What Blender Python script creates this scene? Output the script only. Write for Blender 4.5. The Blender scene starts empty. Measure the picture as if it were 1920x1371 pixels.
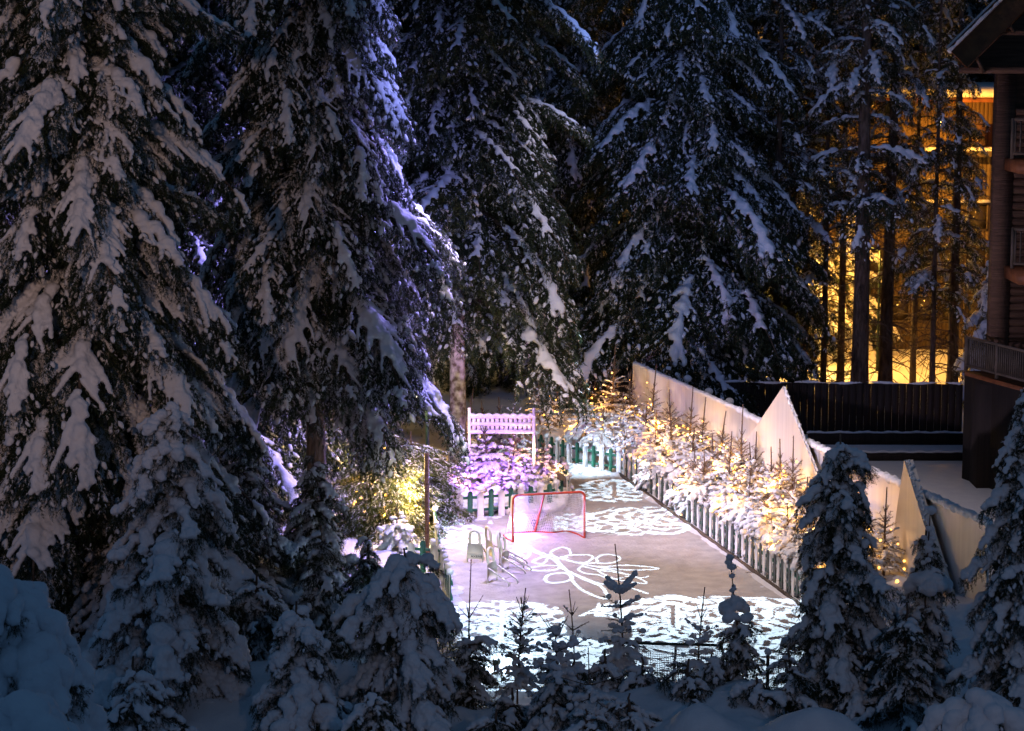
import bpy, math, random
import numpy as np
from mathutils import Vector, noise as mnoise
PI = math.pi
S = bpy.context.scene
COL = S.collection

# ------------------------------------------------------------------ camera
CAM_H, PITCH, FPX = 12.9, math.radians(8.3), 4400.0
cam = bpy.data.cameras.new("camera"); camo = bpy.data.objects.new("camera", cam)
COL.objects.link(camo); S.camera = camo
camo.location = (0, 0, CAM_H); camo.rotation_euler = (PI/2 - PITCH, 0, 0)
cam.sensor_width = 36.0; cam.lens = FPX/1920*36.0; cam.clip_end = 2000; cam.clip_start = 0.5
cam.dof.use_dof = True; cam.dof.focus_distance = 56.0; cam.dof.aperture_fstop = 3.2

def P(u, v, Y):
    """world point at depth Y seen at photo pixel (u, v)"""
    ax = (u-960)/FPX; ay = -(v-685.5)/FPX
    dy = math.cos(PITCH) + ay*math.sin(PITCH); dz = -math.sin(PITCH) + ay*math.cos(PITCH)
    k = Y/dy
    return Vector((ax*k, Y, CAM_H + dz*k))
def G(u, v, z=0.0):
    ax = (u-960)/FPX; ay = -(v-685.5)/FPX
    dy = math.cos(PITCH) + ay*math.sin(PITCH); dz = -math.sin(PITCH) + ay*math.cos(PITCH)
    k = (z-CAM_H)/dz
    return Vector((ax*k, dy*k, z))

# ------------------------------------------------------------------ world
w = bpy.data.worlds.new("World"); S.world = w; w.use_nodes = True
bg = w.node_tree.nodes["Background"]
bg.inputs[0].default_value = (0.19, 0.45, 0.92, 1); bg.inputs[1].default_value = 0.11

S.view_settings.view_transform = 'Standard'; S.view_settings.look = 'None'
S.view_settings.exposure = 0.0; S.view_settings.gamma = 1.0
cy = S.cycles
cy.use_denoising = True; cy.max_bounces = 4; cy.diffuse_bounces = 2; cy.glossy_bounces = 1
cy.transmission_bounces = 2; cy.transparent_max_bounces = 4
cy.sample_clamp_indirect = 2.0; cy.sample_clamp_direct = 0.0; cy.use_light_tree = True
cy.caustics_reflective = False; cy.caustics_refractive = False

# ------------------------------------------------------------------ lamps (the place's own lights and added unseen fill)
def lamp(name, kind, loc, W, color, target=None, cone=60, blend=.5, radius=.05):
    l = bpy.data.lights.new(name, kind); l.energy = W; l.color = color; l.shadow_soft_size = radius
    o = bpy.data.objects.new(name, l); COL.objects.link(o); o.location = loc
    if kind == 'SPOT':
        l.spot_size = math.radians(cone); l.spot_blend = blend
        o.rotation_euler = (Vector(target)-Vector(loc)).to_track_quat('-Z', 'Y').to_euler()
    return o
WARM = (1, .56, .16); SOD = (1, .42, .05)
PROJ = Vector((2.2, 55.0, 15.5))
lamp("pattern_projector_light", 'SPOT', PROJ, 31000, (.58, .80, 1.0), (2.2, 55.0, 0), 80, .02, 0.0010)
lamp("rink_fill", 'SPOT', (0.6, 50.5, 15.2), 6000, (1, .78, .74), (3.2, 57.5, 0), 66, .6, .15)  # overhead fill added for the rink's warm base tone, no fixture
lamp("hotel_side_warm_fill", 'SPOT', (-9, -3, 17), 17000, (1, .62, .46), (-11.5, 47, 9.0), 22, 1.0, .4)  # unseen spot behind the camera, added to warm the left trees
lamp("hotel_side_wide_fill", 'SPOT', (6, -3, 15), 2300, (1, .76, .70), (3, 45, 3.0), 34, .9, .4)  # unseen wide fill behind the camera, added for the foreground tops
gl = G(985, 999)
lamp("violet_uplight", 'SPOT', (gl.x-.1, gl.y+.1, .42), 3000, (.30, .24, 1.0), (-5.0, 54.0, 9.0), 100, .7, .06)
lamp("violet_pool_light", 'POINT', (gl.x-.2, gl.y-.45, .4), 170, (.62, .30, 1.0), radius=.08)
lamp("blue_left_fill", 'SPOT', (2.0, 47.5, 14.7), 3600, (.30, .33, 1.0), (-3.6, 57, 10.0), 56, .9, .2)  # blue fill added above the view for the left spruces' fronts
lamp("blue_forest_fill", 'SPOT', (4.5, 58, 14.7), 1100, (.28, .42, 1.0), (7.0, 77, 7.5), 80, .9, .2)  # added blue fill from out of view onto the broad dark spruce
lamp("violet_side_fill", 'SPOT', (2.4, 58.5, 5.2), 2600, (.36, .30, 1.0), (-3.6, 55.0, 7.5), 85, .9, .15)  # violet fill added in mid-air, facing the drooping spruce
lamp("violet_top_fill", 'SPOT', (2.2, 55.5, 14.4), 15000, (.36, .30, 1.0), (-4.5, 56.0, 5.5), 82, .8, .15)  # violet fill added overhead, out of view, to tint the bough snow
pe = G(1092, 897)
lamp("path_end_light", 'SPOT', (pe.x, pe.y-.6, 1.1), 260, (.60, .80, 1.0), (pe.x-.2, pe.y+4, .3), 130, .8, .06)
lamp("violet_bush_light", 'SPOT', (-.7, 60.9, 1.6), 520, (.40, .11, 1.0), (-.9, 64, 1.0), 120, .6, .08)
nl = G(930, 1262)
lamp("near_ice_light", 'POINT', (nl.x, nl.y+.2, .35), 60, (.55, .75, 1.0), radius=.1)
lamp("near_ice_spot", 'SPOT', (nl.x, nl.y-.2, .9), 1100, (.50, .72, 1.0), (nl.x+1.2, nl.y+9, .2), 80, .9, .1)
lamp("blue_tree_fill", 'SPOT', (3.0, 61.0, 14.6), 800, (.28, .40, 1.0), (6.5, 77, 8.5), 75, .9, .2)  # more added blue from overhead for the broad spruce's snow
lamp("wall_fill", 'SPOT', (-1.7, 55.5, 4.6), 3400, (.80, .68, 1.0), (7.6, 60.0, 3.0), 88, .8, .12)  # lilac fill added to brighten the wall and hedge, no fixture
lamp("sled_fill", 'SPOT', (-2.6, 44.5, 6.0), 1100, (1, .86, .62), (-.6, 54.5, .2), 34, .9, .1)  # warm low fill added so the sled panels read cream
lamp("white_tree_fill", 'SPOT', (5.0, 60, 14.6), 1500, (.90, .80, 1.0), (1.3, 66, 7.0), 48, .8, .1)  # added overhead fill for the pale right tips of the tall spruce

# ------------------------------------------------------------------ materials
def mat(name, col, rough=.8, col2=None, nscale=8, bump=0, bscale=20, emit=None, estr=0, spec=.3, stretch=None, metal=0, sss=0, w=.5):
    m = bpy.data.materials.new(name); m.use_nodes = True; nt = m.node_tree; N = nt.nodes; Lk = nt.links
    b = N["Principled BSDF"]; b.inputs["Roughness"].default_value = rough
    b.inputs["Specular IOR Level"].default_value = spec; b.inputs["Metallic"].default_value = metal
    b.inputs["Base Color"].default_value = (*col, 1)
    tc = N.new("ShaderNodeTexCoord"); mp = N.new("ShaderNodeMapping"); Lk.new(tc.outputs["Object"], mp.inputs[0])
    if stretch: mp.inputs["Scale"].default_value = stretch
    if col2:
        n = N.new("ShaderNodeTexNoise"); n.inputs["Scale"].default_value = nscale; n.inputs["Detail"].default_value = 4
        Lk.new(mp.outputs[0], n.inputs["Vector"])
        r = N.new("ShaderNodeValToRGB"); r.color_ramp.elements[0].color = (*col, 1); r.color_ramp.elements[1].color = (*col2, 1)
        r.color_ramp.elements[0].position = w-.15; r.color_ramp.elements[1].position = w+.15
        Lk.new(n.outputs[0], r.inputs[0]); Lk.new(r.outputs[0], b.inputs["Base Color"])
    if bump:
        n2 = N.new("ShaderNodeTexNoise"); n2.inputs["Scale"].default_value = bscale; n2.inputs["Detail"].default_value = 5
        Lk.new(mp.outputs[0], n2.inputs["Vector"])
        bp = N.new("ShaderNodeBump"); bp.inputs["Strength"].default_value = bump; bp.inputs["Distance"].default_value = .05
        Lk.new(n2.outputs[0], bp.inputs["Height"]); Lk.new(bp.outputs[0], b.inputs["Normal"])
    if emit:
        b.inputs["Emission Color"].default_value = (*emit, 1); b.inputs["Emission Strength"].default_value = estr
    return m
M = dict(
    snow=mat("snow", (.80, .81, .84), .7, (.74, .75, .79), 3, .35, 22),
    packed=mat("packed_snow", (.60, .58, .56), .6, (.46, .44, .43), 2.6, .7, 14),
    needle=mat("spruce_needles", (.020, .036, .018), .7, (.045, .060, .028), 3),
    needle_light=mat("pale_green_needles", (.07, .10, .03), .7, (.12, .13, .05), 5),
    needle_blue=mat("frosted_needles", (.06, .085, .07), .75, (.16, .19, .18), 9),
    twig=mat("frosted_twigs", (.16, .11, .07), .8, (.34, .29, .24), 14),
    bark=mat("bark", (.07, .045, .03), .9, (.17, .12, .09), 12, .8, 30, stretch=(1, 1, .25)),
    bark_snow=mat("bark_snowy", (.12, .09, .07), .9, (.62, .60, .60), 5, .6, 30, w=.52),
    white=mat("white_paint", (.78, .78, .78), .55, (.68, .68, .68), 4, .2, 12),
    wallwhite=mat("white_boards", (.80, .79, .79), .6, (.72, .71, .72), 1.2, .08, 5, stretch=(6, 6, .35)),
    green=mat("green_paint", (.02, .13, .075), .5, (.03, .09, .06), 6, .2, 12),
    slate=mat("shaded_green_paint", (.045, .085, .075), .6, (.07, .08, .08), 5, .2, 12),  # green paint with the right fence's shade put into the colour
    dgreen=mat("dark_green_metal", (.008, .02, .015), .5),
    red=mat("red_steel", (.42, .05, .02), .4, (.32, .045, .02), 12),
    net=mat("net_cord", (.80, .78, .80), .7),
    cream=mat("cream_plastic", (.82, .80, .70), .45, (.70, .68, .60), 5),
    steel=mat("steel_tube", (.62, .60, .56), .35, metal=.3),
    dark=mat("dark_print", (.03, .03, .03), .6),
    logs=mat("dark_log_wall", (.15, .08, .05), .8, (.075, .04, .025), 3, .7, 8, stretch=(.4, .4, 5)),
    roofwood=mat("brown_fascia", (.24, .085, .03), .6, (.15, .05, .02), 4, .3, 10),
    rail=mat("balcony_rail_wood", (.12, .09, .07), .7, (.08, .06, .045), 5),
    board=mat("dark_board_fence", (.016, .011, .009), .8, (.03, .02, .015), 3, .4, 6, stretch=(7, 7, .3)),
    facade=mat("plank_facade", (.20, .14, .08), .75, (.13, .09, .055), 3, .5, 6, stretch=(8, 8, .2)),
    glass=mat("window_glass", (.05, .04, .03), .15, spec=.6),
    backdrop=mat("dark_backdrop", (.010, .014, .012), .95, (.022, .03, .026), .5, .8, 1),  # near-black colour stands in for the dark between the trees
    bulb=mat("warm_bulb", (1, .7, .3), .5, emit=(1, .46, .08), estr=5.5),
    lampglow=mat("lamp_glow", (1, .7, .3), .5, emit=(1, .75, .38), estr=40),
    sodglow=mat("sodium_glow", (1, .6, .2), .5, emit=(1, .62, .16), estr=60),
    whiteglow=mat("projector_lens", (1, 1, 1), .5, emit=(.55, .75, 1), estr=40),
    violetglow=mat("violet_lens", (1, 1, 1), .5, emit=(.75, .40, 1), estr=30),
)
M['bulb'].cycles.emission_sampling = 'NONE'
for k in ('lampglow', 'sodglow', 'whiteglow', 'violetglow'): M[k].cycles.emission_sampling = 'NONE'

# ------------------------------------------------------------------ mesh helpers
class Buf:
    def __init__(s): s.V = []; s.F = []; s.n = 0
    def add(s, V, F):
        V = np.asarray(V, dtype=np.float32).reshape(-1, 3)
        if len(V) == 0: return s
        F = np.asarray(F, dtype=np.int64)
        s.V.append(V); s.F.append(F + s.n); s.n += len(V); return s
    def box(s, c, size, rz=0, rot=None):
        x, y, z = [d/2 for d in size]
        V = np.array([(i, j, k) for i in (-x, x) for j in (-y, y) for k in (-z, z)])
        if rot is not None: V = V @ np.array(rot).T
        if rz:
            c0, s0 = math.cos(rz), math.sin(rz)
            V = V @ np.array([[c0, s0, 0], [-s0, c0, 0], [0, 0, 1]])
        s.add(V + np.array(c), [(0,1,3,2),(4,6,7,5),(0,4,5,1),(2,3,7,6),(0,2,6,4),(1,5,7,3)]); return s
    def beam(s, a, b, w, h):
        a = Vector(a); b = Vector(b); d = b-a; L = d.length
        q = d.to_track_quat('X', 'Z').to_matrix()
        s.box(tuple((a+b)/2), (L, w, h), rot=[list(r) for r in q]); return s
    def tube(s, pts, r, n=8, cap=True):
        pts = [Vector(p) for p in pts]; m = len(pts)
        rr = r if hasattr(r, '__len__') else [r]*m
        V = []; up = Vector((0.13, .21, 1)).normalized()
        for i, p in enumerate(pts):
            d = (pts[min(i+1, m-1)] - pts[max(i-1, 0)]).normalized()
            a = d.cross(up)
            if a.length < .05: a = d.cross(Vector((1, 0, 0)))
            a.normalize(); b = d.cross(a)
            for k in range(n):
                t = 2*PI*k/n; V.append(tuple(p + (a*math.cos(t)+b*math.sin(t))*rr[i]))
        F = [(i*n+k, i*n+(k+1) % n, (i+1)*n+(k+1) % n, (i+1)*n+k) for i in range(m-1) for k in range(n)]
        s.add(V, F)
        if cap:
            for e, i in ((pts[0], 0), (pts[-1], m-1)):
                s.add([tuple(e)]+[V[i*n+k] for k in range(n)], [(0, 1+k, 1+(k+1) % n, 0) for k in range(n)])
        return s
    def prism(s, poly, org, ex, ez, ey, th):
        """polygon (2D) extruded by th along ey"""
        org = Vector(org); ex = Vector(ex); ez = Vector(ez); ey = Vector(ey)
        n = len(poly)
        A = [tuple(org+ex*p[0]+ez*p[1]) for p in poly]; B = [tuple(org+ex*p[0]+ez*p[1]+ey*th) for p in poly]
        c0 = tuple(sum((Vector(p) for p in A), Vector())/n); c1 = tuple(sum((Vector(p) for p in B), Vector())/n)
        s.add(A+B+[c0, c1], [(i, (i+1) % n, n+(i+1) % n, n+i) for i in range(n)]
              + [(2*n, i, (i+1) % n, 2*n) for i in range(n)] + [(2*n+1, n+(i+1) % n, n+i, 2*n+1) for i in range(n)])
        return s
    def build(s, name, m, parent=None, smooth=False, **tags):
        V = np.concatenate(s.V); Fs = s.F
        F = []
        for f in Fs:
            if f.shape[1] == 3: f = np.concatenate([f, f[:, :1]], axis=1)
            F.append(f)
        F = np.concatenate(F)
        tri = F[:, 3] == F[:, 0]
        cnt = np.where(tri, 3, 4)
        mask = np.ones(F.shape, bool); mask[tri, 3] = False
        loops = F[mask]
        me = bpy.data.meshes.new(name)
        me.vertices.add(len(V)); me.vertices.foreach_set("co", V.astype(np.float32).ravel())
        me.loops.add(len(loops)); me.loops.foreach_set("vertex_index", loops.astype(np.int32))
        st = np.concatenate([[0], np.cumsum(cnt)[:-1]]).astype(np.int32)
        me.polygons.add(len(F)); me.polygons.foreach_set("loop_start", st)
        if smooth: me.polygons.foreach_set("use_smooth", np.ones(len(F), bool))
        me.update(calc_edges=True); me.validate()
        me.materials.append(m)
        o = bpy.data.objects.new(name, me); COL.objects.link(o)
        if parent is not None: o.parent = parent
        tag(o, **tags); return o
def tag(o, label=None, cat=None, group=None, kind=None):
    if label: o['label'] = label
    if cat: o['category'] = cat
    if group: o['group'] = group
    if kind: o['kind'] = kind
    return o
def empty(name, loc, label, cat, group=None, rz=0):
    o = bpy.data.objects.new(name, None); COL.objects.link(o); o.location = loc; o.rotation_euler = (0, 0, rz)
    o.empty_display_size = .1
    return tag(o, label, cat, group)
def copy_tree(o, parent=None):
    c = o.copy(); COL.objects.link(c)
    if parent is not None: c.parent = parent
    for ch in list(o.children): copy_tree(ch, c)
    return c

def ico(sub):
    t = (1+5**.5)/2
    V = [(-1,t,0),(1,t,0),(-1,-t,0),(1,-t,0),(0,-1,t),(0,1,t),(0,-1,-t),(0,1,-t),(t,0,-1),(t,0,1),(-t,0,-1),(-t,0,1)]
    F = [(0,11,5),(0,5,1),(0,1,7),(0,7,10),(0,10,11),(1,5,9),(5,11,4),(11,10,2),(10,7,6),(7,1,8),(3,9,4),(3,4,2),(3,2,6),(3,6,8),(3,8,9),(4,9,5),(2,4,11),(6,2,10),(8,6,7),(9,8,1)]
    V = [np.array(v)/np.linalg.norm(v) for v in V]
    for _ in range(sub):
        cache = {}; F2 = []
        def mid(a, b):
            k = (min(a, b), max(a, b))
            if k not in cache:
                m_ = V[a]+V[b]; V.append(m_/np.linalg.norm(m_)); cache[k] = len(V)-1
            return cache[k]
        for a, b, c in F:
            ab, bc, ca = mid(a, b), mid(b, c), mid(c, a); F2 += [(a,ab,ca),(b,bc,ab),(c,ca,bc),(ab,bc,ca)]
        F = F2
    return np.array(V), np.array(F)
ICO1 = ico(1); ICO0 = ico(0); ICO2 = ico(2)
def spheres(C, R, flat=.8, base=ICO1):
    C = np.asarray(C, float).reshape(-1, 3); R = np.asarray(R, float).reshape(-1)
    V0, F0 = base
    V = V0[None]*R[:, None, None]*np.array([1, 1, flat]) + C[:, None, :]
    F = F0[None] + (np.arange(len(C))*len(V0))[:, None, None]
    return V.reshape(-1, 3), F.reshape(-1, 3)
def remesh(C, R, vox, flat=.8, smooth=2, rough=.012, seed=0):
    """union of lumps of snow as one skin"""
    if len(C) == 0: return np.zeros((0, 3)), np.zeros((0, 4), int)
    V, F = spheres(C, R, flat)
    me = bpy.data.meshes.new("tmp"); me.from_pydata(V.tolist(), [], F.tolist())
    o = bpy.data.objects.new("tmp", me); COL.objects.link(o)
    m = o.modifiers.new("r", 'REMESH'); m.mode = 'VOXEL'; m.voxel_size = vox
    if smooth:
        m2 = o.modifiers.new("s", 'SMOOTH'); m2.factor = .5; m2.iterations = smooth
    dg = bpy.context.evaluated_depsgraph_get(); ev = o.evaluated_get(dg); em = ev.to_mesh()
    n = len(em.vertices); A = np.empty(n*3, np.float32); em.vertices.foreach_get("co", A); A = A.reshape(-1, 3)
    q = len(em.polygons); Fq = np.empty(len(em.loops), np.int32); em.loops.foreach_get("vertex_index", Fq)
    tot = np.empty(q, np.int32); em.polygons.foreach_get("loop_total", tot)
    assert (tot == 4).all(); Fq = Fq.reshape(-1, 4)
    nn = np.empty(n*3, np.float32); em.vertex_normals.foreach_get("vector", nn); nn = nn.reshape(-1, 3)
    if rough:
        k = 2*PI/ (vox*6); ph = seed*1.7
        d = np.sin(A[:, 0]*k+ph)*np.sin(A[:, 1]*k*1.13+2*ph)*np.sin(A[:, 2]*k*.9+3*ph) + .5*np.sin(A[:, 0]*k*2.3)*np.sin(A[:, 1]*k*2.1+1)
        A = A + nn*(d*rough)[:, None]
    ev.to_mesh_clear(); bpy.data.objects.remove(o); bpy.data.meshes.remove(me)
    return A.astype(np.float32), Fq
def needles(segs, spacing, size, width, rng, mult=2, fwd=.6):
    segs = np.asarray(segs, float)
    if len(segs) == 0: return np.zeros((0, 3)), np.zeros((0, 3), int)
    d = segs[:, 1]-segs[:, 0]; L = np.linalg.norm(d, axis=1)+1e-9; d = d/L[:, None]
    n = np.maximum(1, np.ceil(L/spacing*mult).astype(int)); idx = np.repeat(np.arange(len(segs)), n)
    t = rng.random(len(idx)); p = segs[idx, 0] + (segs[idx, 1]-segs[idx, 0])*t[:, None]; dd = d[idx]
    r = rng.normal(size=(len(idx), 3)); r = np.cross(dd, r); r /= np.linalg.norm(r, axis=1)[:, None]+1e-9
    sz = size*rng.uniform(.6, 1.3, len(idx))[:, None]
    tip = p + dd*sz*fwd + r*sz*.75; sd = np.cross(dd, r)*width*.5
    V = np.stack([p-sd, p+sd, tip], axis=1).reshape(-1, 3)
    return V, np.arange(len(V)).reshape(-1, 3)

# ------------------------------------------------------------------ spruce boughs
def rot_about(v, ax, a):
    return v*math.cos(a) + np.cross(ax, v)*math.sin(a) + ax*np.dot(ax, v)*(1-math.cos(a))
def make_bough(L, seed, droop=50, start=0, fat=1.0, cover=.85, vox=.03, spacing=.05, size=.07, width=.014, hang=1.0, spread=.42, tiplift=0, freach=1.0, frost=.5, rough=.012, clump=.07):
    rng = np.random.default_rng(seed)
    N = max(6, int(L/.12)); ds = L/N
    pts = [np.zeros(3)]; tan = []
    yaw = 0
    for i in range(N):
        t = (i+.5)/N
        th = math.radians(start - (droop+start)*(t**.8) + tiplift*max(0, t-.75)*4 + rng.normal()*4)
        yaw += rng.normal()*.06
        d = np.array([math.cos(th)*math.cos(yaw), math.cos(th)*math.sin(yaw), math.sin(th)])
        tan.append(d); pts.append(pts[-1]+d*ds)
    tan.append(tan[-1]); pts = np.array(pts); tan = np.array(tan)
    def at(t):
        f = t*N; i = min(int(f), N-1); return pts[i]+(pts[i+1]-pts[i])*(f-i), tan[i]
    segs = [(pts[i], pts[i+1]) for i in range(N)]; heavy = []
    C = []; R = []
    ph = rng.uniform(0, 9)
    def cov(t, s=0):  # patches of snow
        return .5+.5*math.sin(t*L*3.1+ph+s*2.1)*math.cos(t*L*1.7+ph*2+s) > (1-cover)*1.0
    def finger(): return rng.random() < .8
    # main ridge of snow
    nC = int(L/.035)
    for i in range(nC):
        t = .10+.90*i/nC
        if not cov(t): continue
        p, d = at(t)
        r = fat*(.035+.055*min(1, L/1.6)*math.sin(PI*min(1, t**.9)*.86+.25))*(1+.28*math.sin(i*.55+ph)+.12*rng.normal())
        r = max(.02, r)
        C.append(p+np.array([0, rng.normal()*.03, r*.95])); R.append(r)
    k = 0; t = .10
    while t < .985:
        p, d = at(t)
        tl = spread*L*(math.sin(PI*min(1, (t*.86+.12)))**.8)*rng.uniform(.75, 1.15)
        tl = max(tl, .10)
        side = 1 if k % 2 else -1
        up = np.array([0, 0, 1.0])
        ang = side*math.radians(rng.uniform(42, 64))
        dd = rot_about(d, up, ang); dd[2] = d[2]*.8 - .12; dd /= np.linalg.norm(dd)
        n2 = max(3, int(tl/.10)); q = p.copy(); has = cov(t, side*.3) and finger(); reach = rng.uniform(.35, 1.05)*freach
        for j in range(n2):
            f = (j+1)/n2
            dd = dd + np.array([0, 0, -.10*fat*f]) + d*.05; dd /= np.linalg.norm(dd)
            q2 = q+dd*tl/n2; segs.append((q, q2))
            if has and f < reach:
                for sdx in range(2):
                    qq = q+(q2-q)*(.25+.5*sdx)
                    r = fat*(.062-.026*f)*(.75+.25*min(1, L/1.5))*rng.uniform(.75, 1.2)
                    C.append(qq+np.array([0, 0, r*.65])); R.append(r)
            # sprigs
            for s2 in (-1, 1):
                if rng.random() < .85:
                    sd = rot_about(dd, up, s2*math.radians(rng.uniform(35, 60))); sd[2] -= rng.uniform(.1, .7)*hang
                    sd /= np.linalg.norm(sd); sl = rng.uniform(.07, .17)
                    segs.append((q2, q2+sd*sl)); heavy.append((q2, q2+sd*sl))
            if rng.random() < .6*hang:
                sl = rng.uniform(.10, .26)*min(1.3, L/1.4+.3)
                sd = np.array([rng.normal()*.2, rng.normal()*.2, -1.0]); segs.append((q2, q2+sd*sl))
            q = q2
        if rng.random() < .8*hang:
            sl = rng.uniform(.12, .34)*min(1.3, L/1.4+.3); sd = np.array([rng.normal()*.25, rng.normal()*.25, -1.0])
            segs.append((p, p+sd*sl))
        t += .075/L*rng.uniform(.7, 1.25); k += 1
    nV, nF = needles(segs, spacing, size, width, rng)
    hs = [h for h in heavy if rng.random() < frost]
    hs = [(a+np.array([0, 0, .012]), b+np.array([0, 0, .012])) for a, b in hs]
    cV, cF = needles(hs, spacing, size*.7, width*1.4, rng, 2, .9)
    if clump:
        pk = [h for h in heavy if cov(min(1, np.linalg.norm(h[0])/L*1.1)) and rng.random() < clump]
        if pk:
            cc = np.array([a*.4+b*.6+np.array([0, 0, .018]) for a, b in pk]); rr_ = rng.uniform(.022, .046, len(pk))*min(1.2, .6+L/3)
            V2, F2 = spheres(cc, rr_, .75, ICO0); dd_ = np.array([b-a for a, b in pk]); dd_ /= np.linalg.norm(dd_, axis=1)[:, None]; dd_ = np.repeat(dd_, 12, 0); off_ = V2-np.repeat(cc, 12, 0); V2 = V2+dd_*np.sum(off_*dd_, 1)[:, None]*1.3+rng.normal(size=V2.shape)*.006
            cF = np.concatenate([cF, F2+len(cV)]); cV = np.concatenate([cV, V2])
    sV, sF = remesh(C, R, vox, .82, 1, rough, seed)
    return dict(L=L, nV=nV.astype(np.float32), nF=nF, cV=cV.astype(np.float32), cF=cF, sV=sV, sF=sF, axis=pts)
def protos(lengths, nvar, seed, **kw):
    return [make_bough(L, seed*100+i*10+j, **kw) for i, L in enumerate(lengths) for j in range(nvar)]

def tree_mesh(pr, H, R, zb, spacing=.42, nper=6, seed=0, prof=.85, top_r=.25, pitchj=8, jit=.18, gap=0, maxz=1e9, sway=0, lowpitch=0):
    rng = np.random.default_rng(seed); fol = Buf(); sn = Buf(); st = Buf()
    Ls = np.array([p['L'] for p in pr])
    z = zb; az0 = rng.uniform(0, 6)
    while z < H-.25:
        t = (z-zb)/(H-zb)
        r = top_r + (R-top_r)*(1-t)**prof
        for k in range(nper):
            if rng.random() < gap: continue
            Lb = r*rng.uniform(1-jit*1.6, 1+jit)*(1.0+.25*math.sin(k*2.4+z*1.3+seed))
            Lb = Lb*1.12
            zz = z+rng.uniform(-.5, .5)*spacing
            if zz > maxz: continue
            c = np.argsort(np.abs(Ls-Lb)+rng.uniform(0, .25, len(Ls)))[0]; p = pr[c]; s = Lb/p['L']
            az = az0+2*PI*k/nper+rng.uniform(-.35, .35); pi_ = math.radians(rng.normal()*pitchj + lowpitch*(1-t))
            cp, sp = math.cos(pi_), math.sin(pi_); ca, sa = math.cos(az), math.sin(az)
            Ry = np.array([[cp, 0, sp], [0, 1, 0], [-sp, 0, cp]]); Rz = np.array([[ca, -sa, 0], [sa, ca, 0], [0, 0, 1]])
            roll = rng.normal()*.10; cr, sr = math.cos(roll), math.sin(roll)
            Rx = np.array([[1, 0, 0], [0, cr, -sr], [0, sr, cr]])
            mir = 1 if rng.random() < .5 else -1
            A = (Rz@Ry@Rx*s).astype(np.float32); o = np.array([0, 0, zz], np.float32)
            my = np.array([1, mir, 1], np.float32)
            fol.add((p['nV']*my)@A.T+o, p['nF'])
            if len(p['sV']): sn.add((p['sV']*my)@A.T+o, p['sF'] if mir > 0 else p['sF'][:, ::-1])
            if len(p['cV']): sn.add((p['cV']*my)@A.T+o, p['cF'])
            ax = (p['axis']*my)@A.T+o; rb = .012+.012*Lb
            st.tube([ax[i] for i in range(0, len(ax), 3)], [rb*(1-.85*i/len(ax)) for i in range(0, len(ax), 3)], 4, False)
        z += spacing*(.55+.45*(1-t)); az0 += 1.1
    return fol, sn, st
def bark_trunk(H, r0, seed=0, lean=0, n=10, snowy=False):
    b = Buf(); rng = random.Random(seed); m = 14
    pts = [(lean*(i/m)**1.3*H*.05+rng.uniform(-.02, .02), rng.uniform(-.02, .02), H*i/m-(.3 if i == 0 else 0)) for i in range(m+1)]
    b.tube(pts, [r0*(1.25 if i == 0 else 1)*(1-.93*i/m)+.012 for i in range(m+1)], n)
    return b
def spruce(loc, pr, H, R, zb, r0, label, seed=0, name="snowy_spruce", group=None, trunkmat='bark', needle='needle', snowmat='snow', rz=0, lean=0, snow=True, **kw):
    e = empty(name, loc, label, "spruce tree", group, rz)
    fol, sn, st = tree_mesh(pr, H, R, zb, seed=seed, **kw)
    b = bark_trunk(H, r0, seed, lean); 
    for V, F in zip(st.V, st.F): pass
    t = b.build("trunk", M[trunkmat], e, True)
    c = fol.build("crown", M[needle], e)
    st.build("branches", M['bark'], c, True)
    if sn.n and snow: sn.build("snow_load", M[snowmat], c, True)
    return e
def dup(e, loc, label, rz=0, s=1.0, group=None):
    c = copy_tree(e); c.location = loc; c.rotation_euler = (0, 0, rz); c.scale = (s, s, s); c['label'] = label
    if group: c['group'] = group
    return c

# ------------------------------------------------------------------ key ground lines
FA, FB = G(1168, 893), G(1512, 1142)        # right picket fence, far end and near end
WA, WB = Vector((3.80, 72.2, 0)), Vector((10.15, 48.8, 0))   # white wall
def lerpx(A, B, y): return A.x+(B.x-A.x)*(y-A.y)/(B.y-A.y)
RFAR = [G(1012, 868), G(1060, 872), G(1120, 885), FA.copy()]
def sstep(a, b, x):
    t = np.clip((x-a)/(b-a), 0, 1); return t*t*(3-2*t)
def fbm(X, Y, s, seed=0):
    v = np.zeros_like(X)
    r = np.random.default_rng(seed+77)
    for k in range(7):
        a = r.uniform(0, 2*PI); f = s*(1.55**k); amp = 1/(1.5**k)
        v += amp*np.sin((X*math.cos(a)+Y*math.sin(a))*f+r.uniform(0, 6)) * np.cos((X*math.sin(a)*1.1-Y*math.cos(a)*.9)*f*.8+r.uniform(0, 6))
    return v/2.2
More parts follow.
